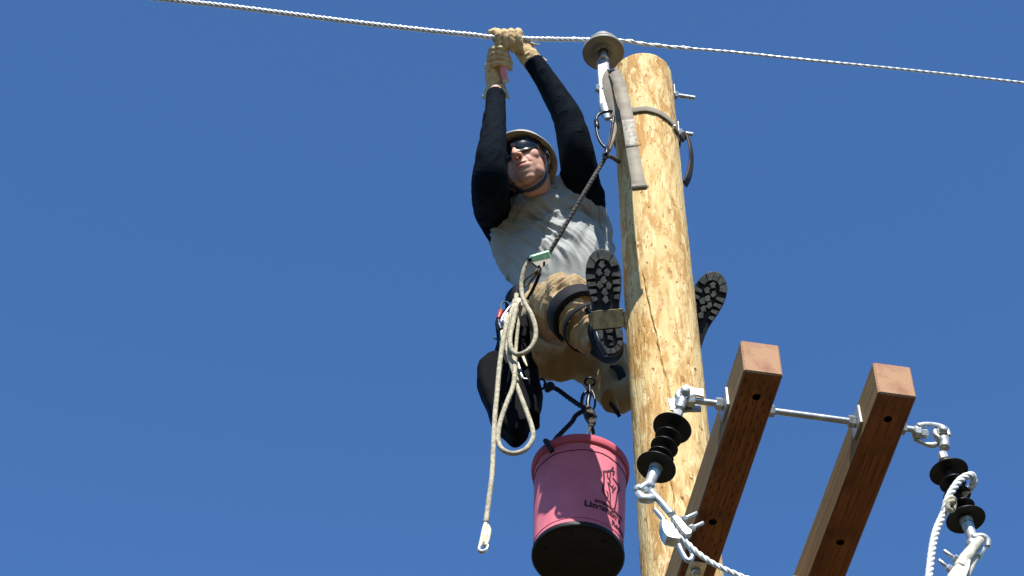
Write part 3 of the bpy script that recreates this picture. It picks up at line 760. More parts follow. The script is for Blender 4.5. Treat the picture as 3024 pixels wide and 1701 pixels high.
inner = [(math.sin(t)*.955, .110*math.cos(t)) for t in np.linspace(math.pi/2, .02, 12)]
prof = dome+[(1.02, -.008), (1.11, -.014), (1.15, -.018), (1.155, -.021), (1.14, -.022), (1.10, -.019), (1.0, -.014)]+inner
helm = mk('helmet', eshell(prof, HX, HZ, tilt=.0, yoff=HY), M['hel'], man, label='white hard hat with short brim')
pf2 = [(1.145, -.0232), (1.10, -.0202), (1.0, -.0155), (.94, -.010), (.92, .02), (.90, .06)]
mk('liner', eshell(pf2+[(r-.012, y) for r, y in pf2[::-1]], HX, HZ, tilt=.0, yoff=HY), M['helin'], helm)  # beige covers the brim underside too, its warm shade put into the colour
def hband(a0, a1, y0, y1, rs, th=.004, n=18, yo=0):
    V, Fc = [], []
    for i in range(n+1):
        a = a0+(a1-a0)*i/n
        for (rr, y) in ((rs, y0), (rs, y1), (rs-th/HX, y1), (rs-th/HX, y0)):
            V.append(K(HX*rr*math.sin(a), y, HZ*rr*math.cos(a)-.004))
    for i in range(n):
        for k in range(4): k2 = (k+1) % 4; Fc.append([i*4+k, i*4+k2, i*4+4+k2, i*4+4+k])
    Fc += [[0, 1, 2, 3], [n*4+3, n*4+2, n*4+1, n*4]]
    return np.array(V), Fc
mk('suspension_band', hband(-math.pi, math.pi, .008, .030, .90, n=60), M['helpad'], helm)
mk('sweat_pad_shade', hband(-1.25, 1.25, -.004, .034, .865, .010, 24), M['dark'], helm)  # black sweat band, also standing in for the shade across the forehead
mk('ear_tab', hband(1.45, 2.2, -.030, .004, .98, .004), M['helpad'], helm); mk('ear_tab', hband(-2.2, -1.45, -.030, .004, .98, .004), M['helpad'], helm)
# ---- sunglasses: wraparound lenses and temples
def lens(a0, a1, n=18):
    V, Fc = [], []
    for i in range(n+1):
        a = a0+(a1-a0)*i/n; s = abs(a)
        top = .047-.004*s*s; bot = -.006+.018*math.exp(-(a/.15)**2)+.014*max(0, s-.7)
        for j in range(6):
            y = bot+(top-bot)*j/5; bulge = .004*math.sin(math.pi*j/5)
            for th in (0,):
                R_ = .088+bulge; V.append(H(R_*math.sin(a)*.95, y, .004+(R_+.002)*math.cos(a)*1.0+.004))
    m = 6
    for i in range(n):
        for j in range(5): Fc.append([i*m+j, (i+1)*m+j, (i+1)*m+j+1, i*m+j+1])
    V = np.array(V); k = len(V); V2 = V-hf*.0035
    F2 = [[q+k for q in f[::-1]] for f in Fc]
    ed = [i*m for i in range(n+1)]+[n*m+j for j in range(1, m)]+[i*m+m-1 for i in range(n-1, -1, -1)]+[j for j in range(m-2, 0, -1)]
    sd_ = [[ed[i], ed[(i+1) % len(ed)], ed[(i+1) % len(ed)]+k, ed[i]+k] for i in range(len(ed))]
    return np.concatenate([V, V2]), Fc+F2+sd_
gl = mk('sunglasses', join(sp([H(-.079, .040, .035), H(-.050, .046, .082), H(0, .044, .098), H(.050, .046, .082), H(.079, .040, .035)], [.004, .0045, .004, .0045, .004], 8),
    sp([H(.078, .036, .04), H(.084, .030, 0), H(.084, .022, -.03)], [.005, .003, .003], 8), sp([H(-.078, .036, .04), H(-.084, .030, 0), H(-.084, .022, -.03)], [.005, .003, .003], 8)), M['boot'], man, label='black wraparound sunglasses')
mk('lens', lens(-1.15, -.06), M['glass'], gl); mk('lens', lens(.06, 1.15), M['glass'], gl)
# ---- chin strap under the jaw
cs = [H(-.090, .045, .0), H(-.086, .0, .010), H(-.074, -.055, .012), H(-.045, -.108, .020), H(0, -.128, .030), H(.045, -.108, .020), H(.074, -.055, .012), H(.086, .0, .010), H(.090, .045, .0)]
Q = catmull(cs, 6); Nn = [nrm(q-H(0, -.02, .0)) for q in Q]
st = mk('chin_strap', band(Q, Nn, .019, .002), M['chin'], man)
mk('buckle', box(Q[len(Q)//2-7]+Nn[len(Q)//2-7]*.003, (nrm(Q[len(Q)//2-6]-Q[len(Q)//2-8]), nrm(np.cross(Nn[20], Q[len(Q)//2-6]-Q[len(Q)//2-8])), Nn[len(Q)//2-7]), (.022, .026, .006), .002), M['pad'], st)

# ---- shirt body
def folds(V, N, fn): return V+N*fn(V)[:, None]
sh = [sp([NECK+A(0, .005, .012), NECK+A(.005, .01, -.05), WM(1606, 650, 4.93), WM(1634, 735, 4.955), WM(1660, 800, 4.98), WM(1668, 870, 5.02), WM(1662, 930, 5.05)],
         [.070, .115, .172, .192, .192, .186, .172], 40, hint=(1, -.0, .12), r2=[.064, .088, .118, .132, .136, .136, .132]),
      sp([NECK+A(-.05, .01, -.06), WM(1505, 650, 4.915), WM(1503, 735, 4.95), WM(1532, 820, 4.99)], [.06, .072, .066, .05], 18),
      sp([NECK+A(.03, .02, -.05), WM(1668, 562, 4.90), WM(1705, 575, 4.885)], [.06, .064, .05], 18),
      sp([NECK+A(.05, .01, -.06), WM(1718, 600, 4.905), WM(1757, 670, 4.94), WM(1768, 745, 4.97), WM(1775, 830, 5.0)], [.06, .070, .060, .054, .045], 18)]
V, N, Fc = clay(sh, .0045, 8)
c = WM(1640, 760, 4.98)
def shf(V):
    x = (V-c)@nrm(A(1, -.25, .1)); z = V[:, 2]; dn = NECK[2]-z
    out = np.zeros(len(V))
    for a_, sgn, am in ((WM(1480, 690, 4.9), 1, .0075), (WM(1750, 600, 4.9), -1, .007)):   # pulls fanning down from each armpit
        d = V-a_; rr = np.linalg.norm(d, axis=1); ang = np.arctan2(-d[:, 2], d[:, 0]*sgn+.02)
        w_ = ncoords(np.stack([ang*3.4, rr*.9, V[:, 1]*.8], 1), 3+sgn, 2)
        out += .8*am*(1-np.abs(w_*2.6))*np.exp(-((rr-.20)/.16)**2)
    w_ = ncoords(np.stack([(x-dn*.25)*19+3*np.sin(z*7), z*2.6, V[:, 1]*3], 1), 11, 2); out += .0095*(1-np.abs(w_*2.4))*np.clip(dn/.12, 0, 1)*np.clip((.50-dn)/.2, .3, 1)
    w_ = ncoords(np.stack([x*5, z*15+x*9, V[:, 1]*3], 1), 21, 2); out += .006*(1-np.abs(w_*2.4))*np.clip((dn-.36)/.08, 0, 1)
    return out-.006
V = folds(V, N, shf)
shirt = mk('shirt', (V, Fc), M['shirt'], man, label='grey shirt with navy raglan sleeves')
col_ring = []
ax_n = nrm(A(-.05, -.35, .94)); cx_ = nrm(np.cross(A(0, 1, 0), ax_n)); cy_ = np.cross(ax_n, cx_)
NC = NECK+A(.002, -.008, .0)
for a in np.linspace(0, 2*math.pi, 41):
    col_ring.append(NC+cx_*(.080*math.cos(a))+cy_*(.078*math.sin(a))-ax_n*(.028*max(0, -math.sin(a))**2)+ax_n*.012)
mk('collar', tube(np.array(col_ring), .0068, 8, cap=False), M['shirt'], shirt)
# ---- sleeves
def sleeve(pts, rr, amp, seed, fq=26, rag=None):
    V, N, Fc = clay([sp(pts, rr, 28)]+(rag or []), .004, 5)
    P = np.array(pts); C = catmull(P, 10); d = np.concatenate([[0], np.cumsum(np.linalg.norm(np.diff(C, axis=0), axis=1))])
    # arclength coordinate
    idx = np.array([np.argmin(((C-v)**2).sum(1)) for v in V]); s = d[idx]; off = V-C[idx]; an = np.arctan2(off[:, 2]+off[:, 1], off[:, 0])
    w_ = ncoords(np.stack([s*fq, np.cos(an)*1.0+s*5, np.sin(an)*1.0], 1), seed, 2)
    return V+N*(amp*(1-np.abs(w_*2.4))-amp*.5)[:, None], Fc
bR = sleeve(SLR, SLRr, .0034, 5, 11, rag=[sp([WM(1450, 590, 4.87), WM(1478, 650, 4.90), WM(1492, 690, 4.92)], [.062, .058, .035], 18),
                                     sp([WM(1452, 560, 4.86), WM(1492, 592, 4.92), WM(1530, 585, 4.94)], [.06, .062, .04], 18)])
mk('sleeve', bR, M['navy'], shirt)
bL = sleeve(SLL, SLLr, .0036, 9, 11, rag=[sp([WM(1705, 500, 4.87), WM(1690, 540, 4.90), WM(1650, 550, 4.94)], [.06, .060, .035], 18),
                                     sp([WM(1715, 540, 4.88), WM(1745, 590, 4.90), WM(1765, 622, 4.92)], [.062, .058, .035], 18)])
mk('sleeve', bL, M['navy'], shirt)

# ---- trousers
tr = [sp([WM(1662, 862, 5.02), WM(1656, 915, 5.045), WM(1652, 985, 5.065), WM(1652, 1040, 5.08), WM(1655, 1075, 5.085)], [.172, .178, .178, .158, .10], 32, hint=(1, 0, 0), r2=[.132, .142, .150, .14, .09]),
      sp([WM(1595, 985, 5.03), WM(1635, 935, 4.90), WM(1672, 905, 4.79), WM(1690, 905, 4.74)], [.115, .112, .100, .082], 26),
      sp([WM(1600, 930, 5.0), WM(1650, 905, 4.88), WM(1680, 900, 4.80)], [.10, .10, .085], 20),
      sp([WM(1600, 925, 4.93), WM(1670, 912, 4.90), WM(1745, 915, 4.88)], [.062, .072, .07], 20),
      sp([KnR+A(.0, -.01, .005), WM(1722, 945, 4.70), WM(1756, 990, 4.68), WM(1772, 1012, 4.69)], [.080, .074, .066, .052], 24),
      sp([WM(1690, 1010, 5.09), WM(1745, 1050, 5.13), WM(1800, 1085, 5.16), WM(1850, 1065, 5.16)], [.125, .108, .095, .088], 26),
      sp([WM(1765, 1085, 5.16), WM(1806, 1155, 5.16), WM(1818, 1182, 5.15)], [.085, .066, .058], 20),
      sp([WM(1814, 1180, 5.15), WM(1880, 1150, 5.12), WM(1960, 1085, 5.03), WM(2010, 1045, 4.96)], [.060, .066, .062, .055], 20)]
V, N, Fc = clay(tr, .0045, 6)
kr = WM(1700, 915, 4.72)
def trf(V):
    d = V-kr; rr = np.linalg.norm(d*A(1, .55, 1), axis=1)
    ang = np.arctan2(d[:, 2], d[:, 0])
    w_ = ncoords(np.stack([rr*40, np.cos(ang)*.9+2, np.sin(ang)*.9], 1), 2, 2)
    o = .0135*(1-np.abs(w_*2.4))*np.exp(-((rr-.14)/.15)**2)
    w2 = ncoords(V*A(13, 9, 6), 8, 2); o += .006*(1-np.abs(w2*2.2))
    w3 = ncoords(np.stack([V[:, 0]*24, V[:, 1]*5, V[:, 2]*5], 1), 14, 2); o += .006*(1-np.abs(w3*2.4))*np.clip((WM(1600, 930, 5)[2]-V[:, 2]+.02)/.05, 0, 1)*np.clip((.26-V[:, 0])/.08, 0, 1)
    return o-.007
V = folds(V, N, trf)
mk('trousers', (V, Fc), M['khaki'], man, label='khaki work trousers')
# waist belt with side ring
bc = WM(1664, 872, 5.02)
bx_, by_ = nrm(A(1, 0, .04)), A(0, 1, 0)
bp, bn = [], []
for a in np.linspace(0, 2*math.pi, 49):
    p = bc+bx_*(.205*math.cos(a))+A(0, 1, .28)*(.158*math.sin(a))+A(0, 0, -.050); bp.append(p); bn.append(bx_*math.cos(a)+by_*math.sin(a))
# (the belt shows only at his right hip)
seg = [i for i in range(49) if 20 <= i <= 29]
mk('work_belt', band(np.array([bp[i] for i in seg]), [bn[i] for i in seg], .055, .006), M['pad'], man)

# ---- climber pads, shanks and straps
sh_ax = nrm(AnR-KnR)
def shinpt(t, e=0): return KnR+(AnR-KnR)*t
def cuffring(cen, axis, r, wd, th, a0, a1, n=26, ref=Rt, taper=None):
    axis = nrm(axis); X = nrm(ref-axis*np.dot(ref, axis)); Y = np.cross(axis, X); P, Nn = [], []
    for i in range(n+1):
        a = a0+(a1-a0)*i/n; d = X*math.cos(a)+Y*math.sin(a); P.append(cen+d*r); Nn.append(d)
    return band(np.array(P), Nn, wd if taper is None else taper, th)
pc = WY(1708, 932, 4.70)
mk('climber_pad', cuffring(pc-sh_ax*.004, sh_ax, .088, .060, .016, -1.2, 4.0), M['pad'], man)
pa = mk('calf_strap', cuffring(WY(1738, 968, 4.68), sh_ax, .083, .020, .004, 0, 2*math.pi), M['pad'], man)
mk('shank', sp([WY(1742, 905, 4.60), WY(1752, 950, 4.585), WY(1765, 1000, 4.575), WY(1790, 1050, 4.60)], [.007]*4, 10, hint=(1, 0, 0), r2=[.012]*4), M['blk'], man)
mk('climber_pad', cuffring(WM(1822, 1150, 5.16), A(.9, .1, .25), .082, .030, .006, 0, 2*math.pi), M['pad'], man)
mk('strap_tail', band(catmull([WY(1800, 1188, 5.19), WY(1812, 1203, 5.18), WY(1830, 1230, 5.17)], 4), [Bk]*9, .013, .003), M['pad'], man)

# ---- boots
def boot(heel, toe, sidev, shaft_top, stirrup_t=None, nm='boot', extra=[]):
    """sole lies in the plane of (toe-heel) and sidev; its tread faces the camera side"""
    L = np.linalg.norm(toe-heel); y = nrm(toe-heel); x = nrm(sidev-y*np.dot(sidev, y)); n = np.cross(x, y)   # n points out of the tread
    if np.dot(n, Bk) < 0: n = -n
    def Q(u, v, h=0): return heel+x*(u*.01)+y*(v*L)+n*(h)
    # outline half widths (cm) along length: outer, inner
    vs = [0, .02, .06, .12, .2, .3, .4, .5, .6, .7, .8, .88, .94, .98, 1.0]
    wo = [1.0, 2.4, 3.5, 4.05, 4.15, 3.9, 3.75, 4.3, 5.1, 5.6, 5.55, 4.9, 3.8, 2.4, .8]
    out = [Q(a, v) for a, v in zip(wo, vs)]+[Q(-a*.97, v) for a, v in zip(wo[::-1], vs[::-1])]
    upp = []
    b = mk(nm, clay([sp([Q(0, .09, -.055), Q(0, .25, -.05), Q(0, .5, -.045), Q(0, .74, -.038), Q(0, .90, -.034)], [.040, .041, .044, .048, .038], 20, hint=x, r2=[.042, .042, .040, .034, .028]),
                     sp([Q(0, .16, -.05), Q(0, .14, -.11), shaft_top*.5+Q(0, .14, -.12)*.5, shaft_top], [.043, .046, .050, .055], 18)]+extra, .005, 4)[::2], M['boot'], man, label='black lineman boot')
    mk('outsole', prism(out, n, .020, .03), M['sole'], b, ang=40)
    lugs = []
    def lug(pts, h=.010, key='lug'):
        c_ = np.mean([Q(p[0], p[1]) for p in pts], 0)
        return mk('lug', prism([Q(p[0], p[1], .010+h/2) for p in pts], n, h, .07), M[key], b, smooth=False)
    def whalf(v): return np.interp(v, vs, wo)-.25
    # toe plates fanned around the toe
    cy0 = .80
    for k in range(5):
        a0, a1 = math.radians(8+k*33.4), math.radians(8+k*33.4+30); pts = []
        for a in np.linspace(a0, a1, 4):
            vv = cy0+.19*math.sin(a); pts.append((5.15*math.cos(a)*(1-.12*math.sin(a)), vv))
        for a in np.linspace(a1, a0, 4):
            vv = cy0+.095*math.sin(a); pts.append((2.7*math.cos(a), vv))
        lug(pts)
    # side bars
    for i, v in enumerate((.745, .675, .605, .535)):
        for s in (-1, 1):
            wv = whalf(v+.02); wl = whalf(v-.03)
            lug([(s*wv, v+.022), (s*(2.7), v+.012), (s*2.5, v-.020), (s*wl, v-.030)] if s > 0 else [(s*wl, v-.030), (s*2.5, v-.020), (s*2.7, v+.012), (s*wv, v+.022)])
    # centre studs
    for (u, v) in ((0, .845), (-1.15, .775), (1.2, .765), (0, .70), (-1.3, .655), (1.25, .64), (0, .585), (.0, .515)):
        lug([(u-1.2, v-.004), (u-.25, v-.040), (u+1.1, v-.014), (u+.55, v+.008), (u+.75, v+.03), (u-.3, v+.036)] if u <= 0 else [(u-1.1, v-.02), (u+.3, v-.038), (u+1.1, v+.002), (u+.2, v+.040), (u-.8, v+.02), (u-.5, v)])
    # heel horseshoe and centre
    for k in range(6):
        a0, a1 = math.radians(178+k*30.5), math.radians(178+k*30.5+27)
        pts = [(3.85*math.cos(a), .13+.118*math.sin(a)) for a in np.linspace(a0, a1, 3)]+[(2.2*math.cos(a), .13+.07*math.sin(a)) for a in np.linspace(a1, a0, 3)]
        lug(pts)
    for s in (-1, 1):
        lug([(s*3.8, .235), (s*1.9, .235), (s*2.1, .15), (s*3.9, .15)] if s > 0 else [(s*3.9, .15), (s*2.1, .15), (s*1.9, .235), (s*3.8, .235)])
    lug([(-1.3, .235), (1.3, .235), (.9, .205), (-.9, .205)]); lug([(-.8, .15), (.7, .13), (.9, .17), (-.5, .185)]); lug([(-.6, .09), (.8, .085), (.4, .115)])
    if stirrup_t:
        mk('stirrup', join(box(Q(0, stirrup_t, .013), (x, y, n), (.100, .060, .005), .0012), box(Q(5.3, stirrup_t, -.02), (x, y, n), (.005, .040, .075), .001), box(Q(-5.3, stirrup_t, -.02), (x, y, n), (.005, .040, .075), .001)), M['stir'], b, smooth=False)
    return b
boot(WY(1806, 1052, 4.62), WY(1773, 737, 4.42), Rt*1.0+Up*.08, AnR+A(-.01, .02, .02), .335, extra=[sp([WY(1746, 915, 4.63), WY(1760, 965, 4.64), WY(1782, 1015, 4.65)], [.026, .036, .038], 16)])
boot(WY(2012, 1075, 4.90), WY(2119, 806, 4.735), nrm(Rt*.9-Up*.34), AnL+A(-.03, .04, -.0), None)

# ---- gloves (five separate fingers each, curled round what they hold)
tw = depth(WW(1500, 111))
def G(px, py, b=0): return PD(px, py, tw-b)
def crease(V, N, seed):
    w_ = ncoords(V*A(34, 34, 34), seed, 2); return V+N*(.0016*(1-np.abs(w_*2.6)))[:, None]
up_h = []
for k, (x, dx, r) in enumerate(((1470, 6, .0120), (1489, 8, .0128), (1509, 10, .0136), (1530, 8, .0138))):
    up_h.append(sp([G(x+14, 132, -.026), G(x+6, 104, -.024), G(x+1, 94, -.004), G(x, 97, .016), G(x+1, 112, .027), G(x+dx*.5, 132, .026), G(x+dx, 148+2*k, .014)], [r, r, r, r*1.02, r, r*.98, r*.86], 14))
up_h.append(sp([G(1505, 104, -.018), G(1478, 97, -.010), G(1460, 92, .002), G(1444, 98, .008)], [.0125, .012, .012, .0105], 12))      # thumb along the wire
up_h.append(sp([G(1528, 118, -.030), G(1542, 140, -.028), G(1560, 165, -.014), G(1580, 192, -.0)], [.030, .037, .038, .036], 20, hint=(1, 0, 0), r2=[.022, .028, .034, .034]))
up_h.append(sp([G(1500, 118, -.034), G(1530, 125, -.034), G(1550, 140, -.02)], [.018, .022, .02], 12))
V, N, Fc = clay(up_h, .0022, 2)
gw = mk('glove', (crease(V, N, 4), Fc), M['glove'], man, label='tan leather glove gripping the wire')
def cuff(cen, axis, r0, r1, L, seed, n=40):
    axis = nrm(axis); X = nrm(Rt-axis*np.dot(Rt, axis)); Y = np.cross(axis, X); V, Fc = [], []
    rows = 7
    for side in (0, 1):
        for i in range(rows):
            t = i/(rows-1) if side == 0 else 1-i/(rows-1)
            for k in range(n):
                a = 2*math.pi*k/n; rr = (r0+(r1-r0)*t)*(1+.16*t*noise.noise(Vector((math.cos(a)*1.6+seed, math.sin(a)*1.6, 0))))-side*.0028
                ll = L*t*(1+.45*noise.noise(Vector((math.cos(a)*2.2+seed*2, math.sin(a)*2.2, 5))))
                V.append(cen+axis*ll+X*(rr*math.cos(a))+Y*(rr*math.sin(a)))
    m = 2*rows
    for i in range(m-1):
        for k in range(n): k2 = (k+1) % n; Fc.append([i*n+k, i*n+k2, (i+1)*n+k2, (i+1)*n+k])
    return np.array(V), Fc
mk('cuff', cuff(G(1578, 184, -.006), G(1600, 214)-G(1578, 184), .037, .041, .022, 2), M['cuff'], gw)
mk('pull_tab', sp([G(1568, 128, -.01), G(1580, 131, -.006), G(1594, 132, -.006)], [.006, .0035, .0025], 8), M['cuff'], gw)
lo_h = []
for k, (y, xr, xl, r) in enumerate(((146, 1497, 1452, .0105), (161, 1503, 1449, .0112), (176, 1507, 1448, .0112), (190, 1508, 1450, .0106))):
    lo_h.append(sp([G(xl+8, y+20, -.014), G(xl-3, y+10, .0), G(xl, y+1, .018), G(xl+18, y-5, .030), G((xl+xr)/2+8, y-2, .032), G(xr-4, y+6, .022), G(xr, y+15, .006)], [r, r, r, r, r, r*.96, r*.85], 14))
lo_h.append(sp([G(1456, 168, -.02), G(1466, 146, -.012), G(1482, 138, .004), G(1502, 137, .012)], [.014, .012, .010, .0078], 12))         # thumb
lo_h.append(sp([G(1462, 172, -.022), G(1456, 198, -.010), G(1457, 225, -.004), G(1462, 256, 0), G(1464, 270, 0)], [.024, .030, .031, .030, .031], 20))
lo_h.append(sp([G(1440, 190, .004), G(1446, 205, .010), G(1462, 212, .022)], [.012, .014, .010], 10))
V, N, Fc = clay(lo_h, .0022, 2)
gd = mk('glove', (crease(V, N, 9), Fc), M['glove'], man, label='tan leather glove gripping the pink handle')
mk('cuff', cuff(G(1464, 250, .0), G(1464, 300)-G(1464, 250), .035, .050, .050, 7), M['cuff'], gd)

# ================================================================== what he holds and wears loose
tool = thing('hand_tool', G(1485, 215, .016), 'hand tool with a pink fibreglass handle held in the lower glove', 'tool')
hb = .020
mk('handle', join(lathe([(.008, 0), (.0125, .006), (.0135, .04), (.0125, .09), (.0125, .118), (.0115, .12)], G(1474, 152, hb), G(1493, 236, hb+.004)-G(1474, 152, hb), 24)), M['tongue'], tool)
ht = nrm(G(1493, 236, hb+.004)-G(1474, 152, hb))
mk('end_cap', lathe([(.0115, 0), (.0132, .002), (.0136, .010), (.0118, .013), (.0, .0135)], G(1493, 236, hb+.004), ht, 24), M['clear'], tool)
mk('shaft', sp([G(1474, 152, hb), G(1464, 132, .01), G(1457, 114, .008)], [.006, .0055, .006], 12), M['alu'], tool)
mk('jaw', join(box(G(1455, 108, .006), (nrm(G(1475, 111)-G(1455, 108)), Up, Bk), (.030, .018, .018), .003), ball(G(1452, 104, .006), .010, 8)), M['blk'], tool)

# lanyard from the pole strap down to the rope grab
ln = thing('lanyard_rope', WY(1710, 600, 4.7), 'thin dark lanyard rope running taut from the pole strap to the green rope grab', 'rope')
lp = catmull([WY(1828, 478, 4.65), WY(1808, 465, 4.60), WY(1791, 463, 4.585), WY(1776, 486, 4.60), WY(1740, 545, 4.62), WY(1690, 630, 4.66), WY(1650, 700, 4.70), WY(1617, 755, 4.74)], 8)
mk('cord', tube(lp, .0072, 10), M['roped'], ln)
for s in helix(lp, 2, .0068, .03, 8): mk('braid', tube(s, .0018, 5), M['roped'], ln)
mk('loop_eye', sp([WY(1790, 470, 4.58), WY(1782, 461, 4.575), WY(1786, 452, 4.57), WY(1795, 455, 4.575), WY(1796, 466, 4.58)], [.004]*5, 8), M['blk'], ln)
grab_t = 4.735
rg = thing('rope_grab', WY(1592, 765, grab_t), 'pale green metal rope grab hanging in front of his belly', 'rope grab')
gx = nrm(WY(1624, 752, grab_t)-WY(1568, 769, grab_t)); gy = nrm(Up-gx*np.dot(Up, gx)); gz_ = np.cross(gx, gy)
ctr = WY(1596, 760, grab_t)
mk('body', box(ctr, (gx, gy, gz_), (.066, .030, .026), .003), M['green'], rg, smooth=False)
mk('side_plate', prism([WY(*q, grab_t-.006) for q in ((1567, 775), (1626, 762), (1618, 776), (1600, 790), (1588, 792))], gz_, .024, .08), M['bronze'], rg, smooth=False)
mk('pin', join(cyl(WY(1592, 787, grab_t-.03), WY(1592, 787, grab_t+.02), .005, 12), cyl(WY(1607, 775, grab_t-.03), WY(1607, 775, grab_t+.02), .004, 12)), M['blk'], rg)
mk('roller', cyl(WY(1560, 768, grab_t), WY(1571, 762, grab_t), .008, 14), M['blk'], rg)
cb = thing('carabiner', WY(1585, 815, 4.76), 'bronze snap hook clipped below the green rope grab', 'carabiner')
mk('frame', join(sp([WY(1590, 788, 4.73), WY(1583, 800, 4.73), WY(1570, 812, 4.74), WY(1556, 822, 4.76), WY(1546, 836, 4.78), WY(1552, 846, 4.79), WY(1566, 832, 4.78), WY(1580, 815, 4.75), WY(1594, 802, 4.735), WY(1597, 792, 4.73)], [.0035]*10, 8)), M['bronze'], cb)
mk('gate', cyl(WY(1578, 806, 4.735), WY(1586, 801, 4.735), .0065, 12), M['blk'], cb)
pg = thing('positioning_strap', WY(1575, 850, 4.82), 'thin black strap running from the snap hook down to his belt', 'strap')
mk('webbing', band(catmull([WY(1594, 806, 4.745), WY(1586, 828, 4.79), WY(1572, 858, 4.83), WY(1558, 884, 4.87)], 5), [Bk]*16, .011, .003), M['pad'], pg)
# coiled rope tail
cr_ = thing('hand_rope', WY(1520, 1100, 4.8), 'cream rope hanging in two long loops and a tail beside his hip', 'rope')
ry = 4.80
cr_pts = [(1570, 764, 4.745), (1562, 772, 4.745), (1548, 797, 4.76), (1540, 835, 4.78), (1541, 866, 4.79), (1550, 895, 4.79), (1571, 932, 4.78), (1582, 973, 4.78), (1579, 1006, 4.785), (1559, 1035, 4.79), (1529, 1047, 4.80), (1511, 1032, 4.80), (1506, 999, 4.80), (1514, 959, 4.81), (1521, 920, 4.82), (1525, 870, 4.86)]
mk('rope_loop', sp([WY(*q) for q in cr_pts], [.0078]*len(cr_pts), 12), M['rope'], cr_)
l2 = [(1518, 1050, 4.84), (1520, 1095, 4.82), (1516, 1138, 4.81), (1496, 1191, 4.80), (1476, 1250, 4.80), (1471, 1300, 4.80), (1485, 1328, 4.80), (1516, 1339, 4.80), (1552, 1327, 4.80), (1573, 1295, 4.80), (1571, 1262, 4.80), (1555, 1215, 4.81), (1536, 1165, 4.82), (1524, 1130, 4.84), (1519, 1080, 4.86)]
mk('rope_loop', sp([WY(*q) for q in l2], [.0078]*len(l2), 12), M['rope'], cr_)
l3 = [(1500, 935, 4.83), (1490, 985, 4.82), (1482, 1030, 4.82), (1474, 1090, 4.81), (1468, 1160, 4.80), (1463, 1210, 4.80), (1459, 1270, 4.80), (1456, 1340, 4.80), (1452, 1410, 4.80), (1443, 1480, 4.80), (1434, 1546, 4.80)]
mk('rope_tail', sp([WY(*q) for q in l3], [.0080]*len(l3), 12), M['rope'], cr_)
mk('rope_loop', sp([WY(*q) for q in ((1521, 885, 4.86), (1508, 930, 4.84), (1496, 985, 4.83), (1492, 1010, 4.83), (1502, 1050, 4.83), (1514, 1090, 4.83), (1528, 1128, 4.83))], [.0078]*7, 12), M['rope'], cr_)
mk('rope_loop', sp([WY(*q) for q in ((1545, 880, 4.86), (1534, 930, 4.85), (1526, 1000, 4.85), (1522, 1060, 4.84), (1526, 1110, 4.84))], [.0062]*5, 10), M['rope'], cr_)
ew = [WY(*q, 4.80) for q in ((1432, 1548), (1433, 1562), (1425, 1605), (1421, 1620))]
sw = mk('spliced_eye', join(sp([WY(1434, 1546, 4.795), WY(1429, 1568, 4.795), WY(1423, 1598, 4.795), WY(1417, 1614, 4.795)], [.006, .0078, .0078, .006], 10),
   sp([WY(1436, 1548, 4.805), WY(1443, 1566, 4.805), WY(1438, 1596, 4.805), WY(1433, 1612, 4.80)], [.006, .0085, .0085, .006], 10), sp([WY(1434, 1552, 4.80), WY(1434, 1580, 4.80), WY(1428, 1606, 4.80)], [.007, .009, .007], 10)), M['tape'], cr_)
mk('thimble', sp([WY(1418, 1612, 4.792), WY(1414, 1622, 4.792), (WY(1422, 1629, 4.795)), WY(1436, 1624, 4.80), WY(1440, 1612, 4.80), WY(1434, 1604, 4.80)], [.0055, .006, .007, .006, .0055, .004], 10), M['galv'], sw)

# black ditty pouch on his hip
pouch = thing('tool_pouch', WY(1500, 1300, 5.0), 'large black leather tool pouch with a pointed bottom hanging at his hip', 'pouch')
po = [(1482, 1046), (1445, 1060), (1416, 1080), (1409, 1100), (1411, 1130), (1418, 1158), (1436, 1200), (1452, 1245), (1462, 1262), (1488, 1284), (1505, 1298), (1518, 1303), (1538, 1296), (1556, 1276), (1562, 1252), (1575, 1246), (1590, 1247), (1593, 1243), (1587, 1232), (1592, 1208), (1601, 1180), (1598, 1160), (1590, 1138), (1588, 1100), (1570, 1075), (1530, 1050)]
V, N, Fc = clay([prism([WY(*q, 5.0) for q in po], A(0, 1, .1), .10, .10), sp([WY(1520, 960, 5.02), WY(1515, 1040, 5.01), WY(1508, 1120, 5.0)], [.04, .06, .06], 12)], .006, 5)
V = V+N*(.004*(1-np.abs(ncoords(V*A(9, 9, 6), 3)*2)))[:, None]
mk('leather_body', (V, Fc), M['pouch'], pouch)
mk('rivet', cyl(WY(1524, 1262, 4.945), WY(1524, 1262, 4.935), .0045, 14), M['blk'], pouch)
# hardware cluster at his right hip
cluster_Y = 4.90
pli = thing('pliers', WY(1478, 950, cluster_Y), 'pair of pliers with red grips tucked in his belt', 'pliers')
mk('grip', sp([WY(1471, 942, 4.90), WY(1476, 930, 4.90), WY(1479, 918, 4.905)], [.008, .010, .0085], 12), M['red'], pli)
mk('jaw', sp([WY(1472, 945, 4.90), WY(1474, 962, 4.90), WY(1480, 975, 4.90)], [.008, .011, .008], 10), M['blk'], pli)
d1_ = thing('snap_hook', WY(1492, 945, 4.87), 'shiny steel double-lock snap hook beside the red-handled pliers', 'snap hook')
mk('hook_frame', join(sp([WY(1484, 962, 4.87), WY(1480, 948, 4.86), WY(1488, 930, 4.86), WY(1504, 908, 4.86), WY(1512, 900, 4.87), (WY(1514, 914, 4.87)), WY(1504, 938, 4.87), WY(1492, 966, 4.87), WY(1484, 962, 4.87)], [.0042]*9, 10)), M['galv'], d1_)
mk('hook_gate', sp([WY(1500, 925, 4.855), WY(1490, 945, 4.855), WY(1494, 960, 4.855)], [.006, .0075, .006], 10), M['galv'], d1_)
